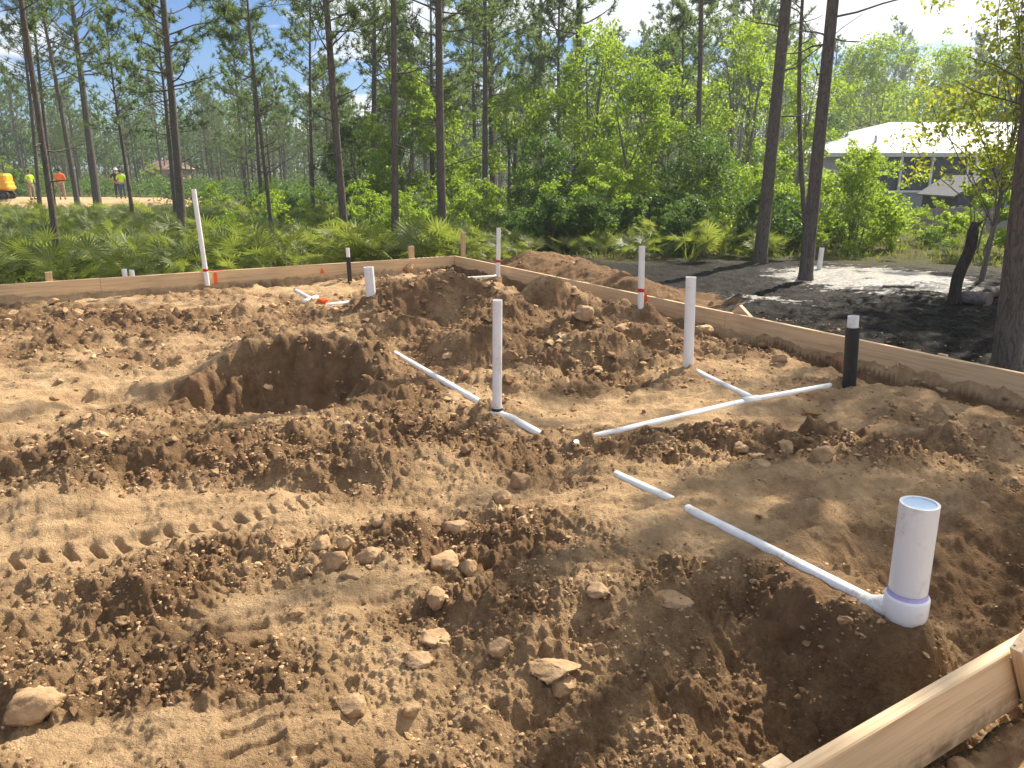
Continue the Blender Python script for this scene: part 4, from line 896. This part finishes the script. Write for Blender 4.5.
# understorey shrubs (copies of four)
UG = 'understorey shrubs along the edge of the woods'; sh = [broad('shrub', (0, 0, 0), 'low leafy shrub in the understorey at the wood edge', 'shrub', UG, [m_oak, m_oakd, m_oak, m_oakd][i], None, 0, seed=300+i, Ht=[1.5, 1.2, 1.9, 1.0][i], Wd=[1.7, 1.5, 1.5, 1.6][i], nleaf=2600, size=.085, base=.02, blobs=16, stems=4, r=.012, low=True) for i in range(4)]
su = [0]*4
def put(k, x, y, s):
    t = sh[k] if not su[k] else copy_tree(sh[k]); su[k] = 1; t.location = (x, y, Hs(x, y)-.02); t.rotation_euler = (0, 0, rs.uniform(0, 6.28)); t.scale = (s, s, s); return t
for i in range(118):
    if i < 62: px = rs.uniform(345, 800); Y = rs.uniform(16.5, 26)
    elif i >= 96: px = rs.uniform(500, 790); Y = rs.uniform(15.5, 18)  # extra dark-leaved shrubs added to stand for shade under the thicket
    elif i < 78: px = rs.uniform(200, 400); Y = rs.uniform(19, 38)
    elif i < 90: px = rs.uniform(810, 1040); Y = rs.uniform(14.5, 20)
    else: px = rs.uniform(-20, 200); Y = rs.uniform(62, 75)
    tp_ = put(rs.choice([1, 3]) if i >= 96 else rs.randint(4), (px-512)/785*Y, Y, rs.uniform(.7, 1.15)*(.5 if i >= 78 and i < 90 else (1.6 if 90 <= i < 96 else 1)))
    tp_['label'], tp_['group'] = (('low dark shrub at the foot of the broadleaf thicket', 'shrubs at the foot of the thicket') if (i < 62 or i >= 96) else ('low leafy shrub among the pines beyond the palmettos', 'shrubs beyond the palmettos') if i < 78 else ('little shrub in front of the house and grey fence', 'shrubs before the house') if i < 90 else ('far shrub behind the cleared lot', 'shrubs behind the cleared lot'))
# saw palmettos
PG = 'saw palmettos in the thicket beyond the far board'; pm = []; pmd = []
for i in range(5):
    V, Fq = palmetto_mesh(400+i, [13, 16, 11, 14, 12][i], [.95, 1.1, .85, 1.0, .9][i]); o = mesh_np('saw_palmetto', V, [Fq], m_palm); tag(o, 'saw palmetto with green fan leaves in the thicket', 'palmetto', PG); pm.append(o); pmd.append((V, Fq))
pu = [0]*5; n_p = 0; tries = 0; sp_ = []; cand = []
while len(cand) < 900 and tries < 60000:
    tries += 1; zone = rs.rand()
    if zone < .86: px = rs.uniform(-90, 520); Y = 10+27*rs.rand()**1.1
    else: px = rs.uniform(470, 780); Y = rs.uniform(14.5, 22)
    X = (px-512)/785*Y; u_, v_ = uv(X, Y)
    if v_ < VF+.55 and u_ < UR+1: continue
    if zone >= .86 and (u_ < UR+2.6 or rs.rand() < .6): continue
    if fbm(np.array([X*.35]), np.array([Y*.35]), 2, 90)[0] < -.28: continue
    if px < 235 and Y > 36.5: continue
    if px > 400 and zone < .86 and rs.rand() < .55: continue
    md = .52+.012*(Y-10)
    if any((X-a)**2+(Y-b)**2 < md*md for a, b in sp_): continue
    sp_.append((X, Y)); cand.append((math.hypot(X, Y), X, Y, v_, u_))
cand.sort(); rest = MB()
for (r_, X, Y, v_, u_) in cand:
    k = rs.randint(5); s = rs.uniform(.55, .85)*(.8 if v_ < VF+1.2 and u_ < UR else 1)
    pl_ = ('saw palmetto under the thicket beyond the spoil mound', 'saw palmettos under the thicket') if (X/Y*785+512 > 500) else ('saw palmetto in the front rows right behind the far board', 'saw palmettos right behind the far board') if v_ < VF+2.2 else ('saw palmetto deeper in the green thicket beyond the far board', 'saw palmettos beyond the far board')
    if X/Y*785+512 > 480: s *= .78
    if n_p < 290:
        o = pm[k] if not pu[k] else pm[k].copy()
        if pu[k]: C.objects.link(o)
        pu[k] = 1; n_p += 1; o['label'], o['group'] = pl_; o.location = (X, Y, Hs(X, Y)-.03); o.rotation_euler = (rs.normal()*.06, rs.normal()*.06, rs.uniform(0, 6.28)); o.scale = (s, s, s*rs.uniform(.85, 1.1))
    else:
        V, Fq = pmd[k]; a = rs.uniform(0, 6.28); ca, sa = math.cos(a), math.sin(a); s *= 1.1
        rest.raw(np.stack([V[:, 0]*ca-V[:, 1]*sa, V[:, 0]*sa+V[:, 1]*ca, V[:, 2]], 1)*s+[X, Y, float(H(np.array([X]), np.array([Y]), False)[0])-.03], Fq)
o = rest.build('palmetto_thicket', m_palm); tag(o, 'farther saw palmettos merging into one thicket', 'palmettos', kind='stuff')
# grass and ground cover
def grass():
    rs = np.random.RandomState(8); n_ = 60000; r = np.exp(rs.uniform(math.log(9), math.log(60), n_)); t = rs.uniform(-.75, .75, n_); x, y = r*np.sin(t), r*np.cos(t); u_, v_ = uv(x, y)
    ws = at(868, 275, -.05); mk = at(800, 290, -.05)
    ok = ((v_ > VF+.5) | (u_ > UR+.5)) & ~((np.hypot((x-mk[0])/5.4, (y-mk[1])/4.2) < 1)) & ~((u_ < UR+3) & (v_ < VF+.5)) & (fbm(x*.5, y*.5, 2, 9) > -.15) & ~((x < -9) & (r > 38))
    x, y, r = x[ok], y[ok], r[ok]; m = len(x); z = H(x, y, False); h_ = rs.uniform(.04, .15, m)*(1+r/120); a = rs.uniform(0, 6.28, m); w_ = .004+.0005*r
    dx, dy = np.cos(a), np.sin(a); lx = rs.normal(0, .35, m)*h_; ly = rs.normal(0, .35, m)*h_
    V = np.stack([np.stack([x-dx*w_, y-dy*w_, z], 1), np.stack([x+dx*w_, y+dy*w_, z], 1), np.stack([x+lx*.4+dx*w_*.6, y+ly*.4+dy*w_*.6, z+h_*.65], 1), np.stack([x+lx, y+ly, z+h_], 1)], 1).reshape(-1, 3)
    o = mesh_np('grass', V, [np.arange(m)[:, None]*4+np.array([0, 1, 2, 3])], m_grass); tag(o, 'weedy green and straw grass between the palmettos', 'grass', kind='stuff')
grass()

# ------------------------------------------------------------------ house with metal roof and screened porch
m_roof, n = mat('metal roof'); p = ocoord(n); wv = n.add('ShaderNodeTexWave', {'Vector': p, 'Scale': 1.1, 'Distortion': 0}, bands_direction='X'); pbsdf(n, n.mix(n.fr(n.noise(p, 2, 4), .4, .7, 0, .2), (.43, .44, .45), (.35, .36, .37)), .65, bump=wv.outputs['Fac'], bstr=.12, bdist=.01, spec=.15)
m_stucco = smat('grey siding', (.30, .29, .28), .85); m_screen = smat('dark porch screen', (.035, .042, .05), .5); m_trim = smat('white porch trim', (.62, .63, .63), .6); m_lowp = smat('lower porch panel', (.20, .22, .23), .7); m_fascia = smat('fascia', (.5, .5, .5), .6)
hx0, hx1, hy0, hy1, ez = 13.8, 31.0, 36.0, 47.0, 2.26
t = empty('house', (hx0, hy0, -.3)); tag(t, 'low house with white metal hip roof and dark screened porch', 'house'); OFF = np.array([hx0, hy0, -.3])
def hb(name, c, d, m, parent=None, bev=.01):
    o = MB().box(np.array(c)-OFF, d, None, bev).build(name, m, parent or t); return o
hb('wall', ((hx0+hx1)/2+.3, hy0+4.2+2.9, .95), (hx1-hx0-1.6, 5.8, 2.5), m_stucco)
hb('wall', (hx0+1.1, hy0+2.0, .9), (1.8, 3.6, 2.45), m_stucco)
hb('screen', ((hx0+2.0+hx1-.6)/2, hy0+.16, 1.25), (hx1-.6-hx0-2.0, .03, 1.80), m_screen)
hb('kick_panel', ((hx0+2.5+hx1-.6)/2, hy0+.15, .1), (hx1-.6-hx0-2.5, .08, .82), m_lowp)
hb('porch_rail', ((hx0+2.5+hx1-.6)/2, hy0+.12, .56), (hx1-.6-hx0-2.5, .1, .09), m_trim)
for px in (872, 902, 933, 969, 977, 1010, 1045): hb('porch_post', ((px-512)/802*(hy0+.12), hy0+.08, .93), (.10, .10, 2.5), m_trim)
ov = 0; zr = 3.85; ym = (hy0+hy1)/2; V = np.array([[hx0, hy0, ez], [hx1, hy0, ez], [hx1, hy1, ez], [hx0, hy1, ez], [hx0+5.5, ym, zr], [hx1-5.5, ym, zr]])-OFF; V2 = V-[0, 0, .12]
rf = MB(); rf.raw(np.vstack([V, V2]), [[0, 1, 5, 4], [2, 3, 4, 5], [6, 10, 11, 7], [8, 11, 10, 9], [0, 6, 7, 1], [1, 7, 8, 2], [2, 8, 9, 3], [3, 9, 6, 0]]); rf.f[3] = [np.array([[3, 0, 4], [1, 2, 5], [9, 10, 6], [7, 11, 8]])]
roof = rf.build('roof', m_roof, t)
hb('fascia', ((hx0+hx1)/2, hy0-.012, ez-.10), (hx1-hx0, .03, .17), m_fascia)
MB().tube([np.array([hx0+3.2, hy0+1.7, ez+.45])-OFF, np.array([hx0+3.2, hy0+1.7, ez+.8])-OFF], .06, 12).build('vent_pipe', m_fascia, roof, True)
# far tan house through the trunks
t2 = empty('far_house', (0, 0, 0)); tag(t2, 'distant tan roofed house glimpsed between left trunks', 'house')
q = atY(160, 176, 104); m_tan = smat('tan wall', (.55, .40, .30), .8); m_tr = smat('terracotta roof', (.42, .27, .2), .8)
MB().box((q[0], 107, .3), (4.4, 4, 2.2)).build('wall', m_tan, t2); V = np.array([[-4.5, -3.5, 0], [4.5, -3.5, 0], [4.5, 3.5, 0], [-4.5, 3.5, 0], [-2, 0, 1.9], [2, 0, 1.9]])*[.62, .62, .62]+[q[0], 107, 1.4]
rf = MB(); rf.raw(V, [[0, 1, 5, 4], [2, 3, 4, 5], [3, 2, 1, 0]]); rf.f[3] = [np.array([[3, 0, 4], [1, 2, 5]])]; rf.build('roof', m_tr, t2)
for dx in (-1, 1.): MB().box((q[0]+dx, 104.96, .4), (.8, .1, .9)).build('window', m_screen, t2)
# grey fence
t = empty('board_fence', (0, 0, 0)); tag(t, 'low weathered grey board fence behind the snag', 'fence')
mb = MB(); rs2 = np.random.RandomState(4); xs = np.arange((893-512)/785*22, (1100-512)/785*22, .145)
for x in xs:
    h_ = .78+.06*math.sin(x*1.1)+rs2.normal()*.012; mb.box((x, 22+.03*math.sin(x*2), -.3+h_/2), (.135, .02, h_), None, .003)
mb.build('picket_panel', m_grey, t)
for x in xs[::13]: MB().box((x, 22.08, .1), (.09, .09, .95), None, .004).build('post', m_grey, t)
MB().box(((xs[0]+xs[-1])/2, 22.045, .3), (xs[-1]-xs[0], .04, .08)).build('rail', m_grey, t)
# small dark gabled shed
m_shroof = smat('shed roof', (.16, .16, .165), .7)
t = empty('shed', (0, 0, 0)); tag(t, 'small dark gabled shed standing between porch and grey fence', 'shed')
q = atY(985, 177, 28); w_ = .85; zt_ = q[2]
b = MB(); V = np.array([[-w_, 0, -.3-zt_], [w_, 0, -.3-zt_], [w_, 0, -.62], [0, 0, -.03], [-w_, 0, -.62]]); V = np.vstack([V, V+[0, 2.4, 0]])+[q[0], 28, zt_]
b.raw(V, [[0, 1, 6, 5], [1, 2, 7, 6], [4, 0, 5, 9]]); b.f[5] = [np.array([[4, 3, 2, 1, 0], [5, 6, 7, 8, 9]])]; b.build('wall', m_screen, t)
for sg in (-1, 1):
    V = np.array([[0, -.12, 0], [sg*(w_+.2), -.12, -.70], [sg*(w_+.2), 2.5, -.70], [0, 2.5, 0]])+[q[0], 28, zt_]; V = np.vstack([V, V+[0, 0, .05]]); MB().raw(V, [[0, 1, 2, 3], [4, 7, 6, 5], [0, 4, 5, 1], [1, 5, 6, 2], [2, 6, 7, 3], [3, 7, 4, 0]]).build('roof', m_shroof, t)

# ------------------------------------------------------------------ people and excavator on the cleared lot
m_skin = smat('skin', (.42, .26, .18), .6, .05); m_hair = smat('dark hair', (.03, .022, .018), .7); m_lime = smat('lime safety shirt', (.48, .82, .04), .7, .06); m_orsh = smat('orange safety shirt', (.85, .16, .03), .7, .06)
m_jean = smat('blue jeans', (.05, .08, .16), .8); m_dk = smat('dark work clothes', (.035, .035, .045), .8); m_hat = smat('white hard hat', (.75, .75, .75), .4, .03); m_khaki = smat('khaki trousers', (.30, .25, .19), .8); m_boot = smat('boots', (.06, .045, .03), .7)
def skin_mesh(name, joints, edges, mat_, parent, root=0, sub=2):
    me = bpy.data.meshes.new(name); me.from_pydata([j[:3] for j in joints], edges, []); o = bpy.data.objects.new(name, me); C.objects.link(o)
    sm = o.modifiers.new('s', 'SKIN'); sm.use_smooth_shade = True
    for i, j in enumerate(joints): me.skin_vertices[0].data[i].radius = (j[3], j[4] if len(j) > 4 else j[3]); me.skin_vertices[0].data[i].use_root = (i == root)
    o.modifiers.new('u', 'SUBSURF').levels = sub; dg = bpy.context.evaluated_depsgraph_get(); m2 = bpy.data.meshes.new_from_object(o.evaluated_get(dg)); o.modifiers.clear(); o.data = m2; m2.materials.append(mat_); o.parent = parent; return o
def person(px, py, Y, rz, label, shirt, trousers, pose, hat=None, s=1.0):
    p = atY(px, py, Y); z0 = -.3; t = empty('person', (p[0], p[1], Hs(p[0], p[1]))); t.rotation_euler = (0, 0, rz); t.scale = (s, s, s); tag(t, label, 'person')
    aL, aR = pose  # (elbow, wrist) for left(-x) and right(+x); figure faces -y
    J = [(0, 0, .95, .15, .11), (0, .01, 1.12, .14, .10), (0, .01, 1.32, .17, .11), (0, .01, 1.45, .12, .09), (0, -.005, 1.52, .055), (0, -.01, 1.60, .07, .08), (0, -.015, 1.68, .085, .10), (0, -.01, 1.745, .06, .07)]
    E = [(i, i+1) for i in range(7)]
    for sg, (el, wr) in ((-1, aL), (1, aR)):
        b = len(J); J += [(sg*.19, .01, 1.42, .06), (sg*abs(el[0]), el[1], el[2], .043), (sg*abs(wr[0]), wr[1], wr[2], .030), (sg*abs(wr[0]), wr[1]-.03, wr[2]-.08, .038, .02)]; E += [(3, b), (b, b+1), (b+1, b+2), (b+2, b+3)]
        b4 = b+3; w_ = J[b4]
        for k, (dx, dl) in enumerate(((-.028, .07), (-.01, .08), (.01, .078), (.028, .062))): J.append((w_[0]+dx, w_[1]-.015, w_[2]-dl, .009)); E.append((b4, len(J)-1))
        J.append((w_[0]-sg*.05, w_[1]-.02, w_[2]-.02, .011)); E.append((b+3, len(J)-1))
    for sg in (-1, 1):
        b = len(J); J += [(sg*.09, 0, .88, .095), (sg*.11, -.02*sg, .50, .062), (sg*.12, .02, .09, .042), (sg*.13, -.13, .045, .042, .03)]; E += [(0, b), (b, b+1), (b+1, b+2), (b+2, b+3)]
    J.append((0, -.115, 1.655, .014)); E.append((6, len(J)-1))
    body = skin_mesh('body', J, E, m_skin, t); own(t, body)
    # clothing a little larger
    Js = [(0, 0, .93, .165, .125), (0, .01, 1.12, .155, .118), (0, .01, 1.32, .185, .13), (0, .01, 1.45, .125, .10)]; Es = [(0, 1), (1, 2), (2, 3)]
    for sg, (el, wr) in ((-1, aL), (1, aR)):
        b = len(Js); Js += [(sg*.195, .01, 1.415, .075), (sg*(abs(el[0])*.85+.19*.15), el[1]*.85, el[2]*.85+1.42*.15, .062)]; Es += [(3, b), (b, b+1)]
    skin_mesh('shirt', Js, Es, shirt, t)
    Jt = [(0, 0, .97, .155, .118)]; Et = []
    for sg in (-1, 1):
        b = len(Jt); Jt += [(sg*.092, 0, .86, .108), (sg*.11, -.02*sg, .50, .08), (sg*.12, .02, .13, .066)]; Et += [(0, b), (b, b+1), (b+1, b+2)]
    skin_mesh('trousers', Jt, Et, trousers, t)
    if hat is not None:
        o = MB().lathe((0, -.01, 1.70), [(.15, -.005), (.15, .005), (.112, .012), (.108, .06), (.085, .10), (.04, .125), (.002, .13)], 20).build('hard_hat', hat, t, True)
    else:
        o = MB().lathe((0, .005, 1.68), [(.102, -.06), (.106, .0), (.10, .05), (.075, .09), (.03, .108), (.002, .11)], 20).build('hair', m_hair, t, True)
    for sg in (-1, 1):
        Q = ico(2); MB().raw(Q[0]*[.016, .03, .03]+[sg*.092, -.005, 1.665], Q[1]).build('ear', m_skin, t, True)
        MB().raw(Q[0]*[.012, .008, .008]+[sg*.034, -.108, 1.675], Q[1]).build('eye', m_hair, t, True)
    for sg in (-1, 1):
        Q = ico(2); v = Q[0]*[.052, .14, .055]+[sg*.125, -.05, .055]; v[:, 2] = np.maximum(v[:, 2], .0); MB().raw(v, Q[1]).build('boot', m_boot, t, True)
    return t
down = ((.26, .02, 1.14), (.27, -.06, .90)); bent = ((.28, .02, 1.16), (.16, -.26, 1.10)); hip = ((.36, .08, 1.18), (.2, .0, 1.0))
person(63, 199, 49, 3.5, 'worker in an orange shirt standing with back turned', m_orsh, m_khaki, (bent, down), None, 1.05)
person(123.5, 198, 50.5, -2.6, 'worker in a lime shirt and blue jeans beside a darker clad one', m_lime, m_jean, (down, bent))
person(119, 198, 51.6, .6, 'worker in dark clothes and white hard hat facing the lime shirt', m_dk, m_dk, (hip, down), m_hat, 1.04)
person(33, 199, 49, 1.2, 'worker in a lime shirt standing by the excavator tracks', m_lime, m_khaki, (bent, bent))
m_yellow = smat('machine yellow', (.72, .38, .03), .4, .06); m_rub = smat('black rubber track', (.02, .02, .02), .8); m_glass = smat('cab glass', (.03, .04, .05), .15); m_steel = smat('dark steel', (.06, .055, .05), .5)
ex = atY(4, 200, 48.5); t = empty('excavator', (ex[0]-.55, 48.5, Hs(ex[0], 48.5)), .25); tag(t, 'yellow mini excavator parked at the left edge of the cleared lot', 'excavator')
for sy in (-.62, .62):
    prof = []
    for k in range(20):
        a = k/20*2*math.pi; prof.append((math.copysign(.75, math.cos(a))+.25*math.cos(a), .27+.25*math.sin(a)))
    n_ = 20; V = [(x, sy-.17, z) for x, z in prof]+[(x, sy+.17, z) for x, z in prof]; b = MB(); b.raw(V, [[i, (i+1) % n_, (i+1) % n_+n_, i+n_] for i in range(n_)]); b.f[n_] = [np.arange(n_)[None], np.arange(n_)[None, ::-1]+n_]; tk = b.build('track', m_rub, t)
    for x in (-.75, -.3, .3, .75): MB().tube([(x, sy-.19, .27), (x, sy+.19, .27)], .15 if abs(x) > .5 else .09, 14).build('wheel', m_steel, tk, True)
MB().box((0, 0, .45), (1.1, .95, .2), None, .02).build('undercarriage', m_steel, t); MB().box((.15, 0, .86), (1.75, 1.35, .5), None, .08).build('house', m_yellow, t)
MB().box((.62, 0, 1.28), (.75, 1.3, .55), None, .12).build('engine_cover', m_yellow, t); MB().box((.55, 0, .72), (1.1, 1.3, .32), None, .1).build('counterweight', m_yellow, t)
cb_ = MB().box((-.25, .2, 1.65), (.95, .9, 1.2), None, .06).build('cab', m_steel, t); MB().box((-.25, -.262, 1.75), (.75, .02, .75)).build('window', m_glass, cb_); MB().box((-.737, .2, 1.75), (.02, .7, .85)).build('window', m_glass, cb_); MB().box((-.25, .2, 2.29), (1.1, 1.0, .07), None, .02).build('cab_roof', m_yellow, cb_)
MB().tube([(-.7, -.35, 1.0), (-1.2, -.35, 1.9), (-1.9, -.35, 2.35), (-2.6, -.35, 2.1)], [.13, .14, .13, .1], 4).build('boom', m_yellow, t); MB().tube([(-2.5, -.35, 2.3), (-2.9, -.35, .9)], [.1, .08], 4).build('stick', m_yellow, t)
b = MB(); V = []
for y in (-.65, -.05):
    for k in range(8):
        a = k/7*math.pi*1.05+1.2; V.append((-2.75+.32*math.cos(a), y, .65+.32*math.sin(a)))
b.raw(V, [[k, k+1, k+9, k+8] for k in range(7)]); b.f[8] = [np.arange(8)[None], np.arange(8)[None, ::-1]+8]; b.build('bucket', m_steel, t)
MB().tube([(-.75, -.35, 1.2), (-1.5, -.35, 1.75)], .05, 8).build('hydraulic_ram', m_steel, t, True); MB().box((-1.25, 0, .35), (.06, 1.5, .38), None, .02).build('dozer_blade', m_yellow, t)
# low form board of the neighbouring pad
a1 = atY(-40, 204, 41); a2 = atY(215, 204, 41)

# ------------------------------------------------------------------ added haze
hz = MB().box((0, 70, 8.5), (420, 300, 23)).build('haze', None); hz.data.materials.clear(); hz['kind'] = 'stuff'; hz['label'] = 'thin added haze veiling the whole site'; hz['category'] = 'haze'  # haze box added for a veiled, softened distance
hm = bpy.data.materials.new('haze'); hm.use_nodes = True; hn = NT(hm.node_tree); hn.n.clear(); ho = hn.add('ShaderNodeOutputMaterial'); pv = hn.add('ShaderNodeVolumePrincipled', {'Color': (.86, .92, 1, 1), 'Density': .0009, 'Anisotropy': .45}); hn.l.new(pv.outputs[0], ho.inputs['Volume']); hz.data.materials.append(hm)
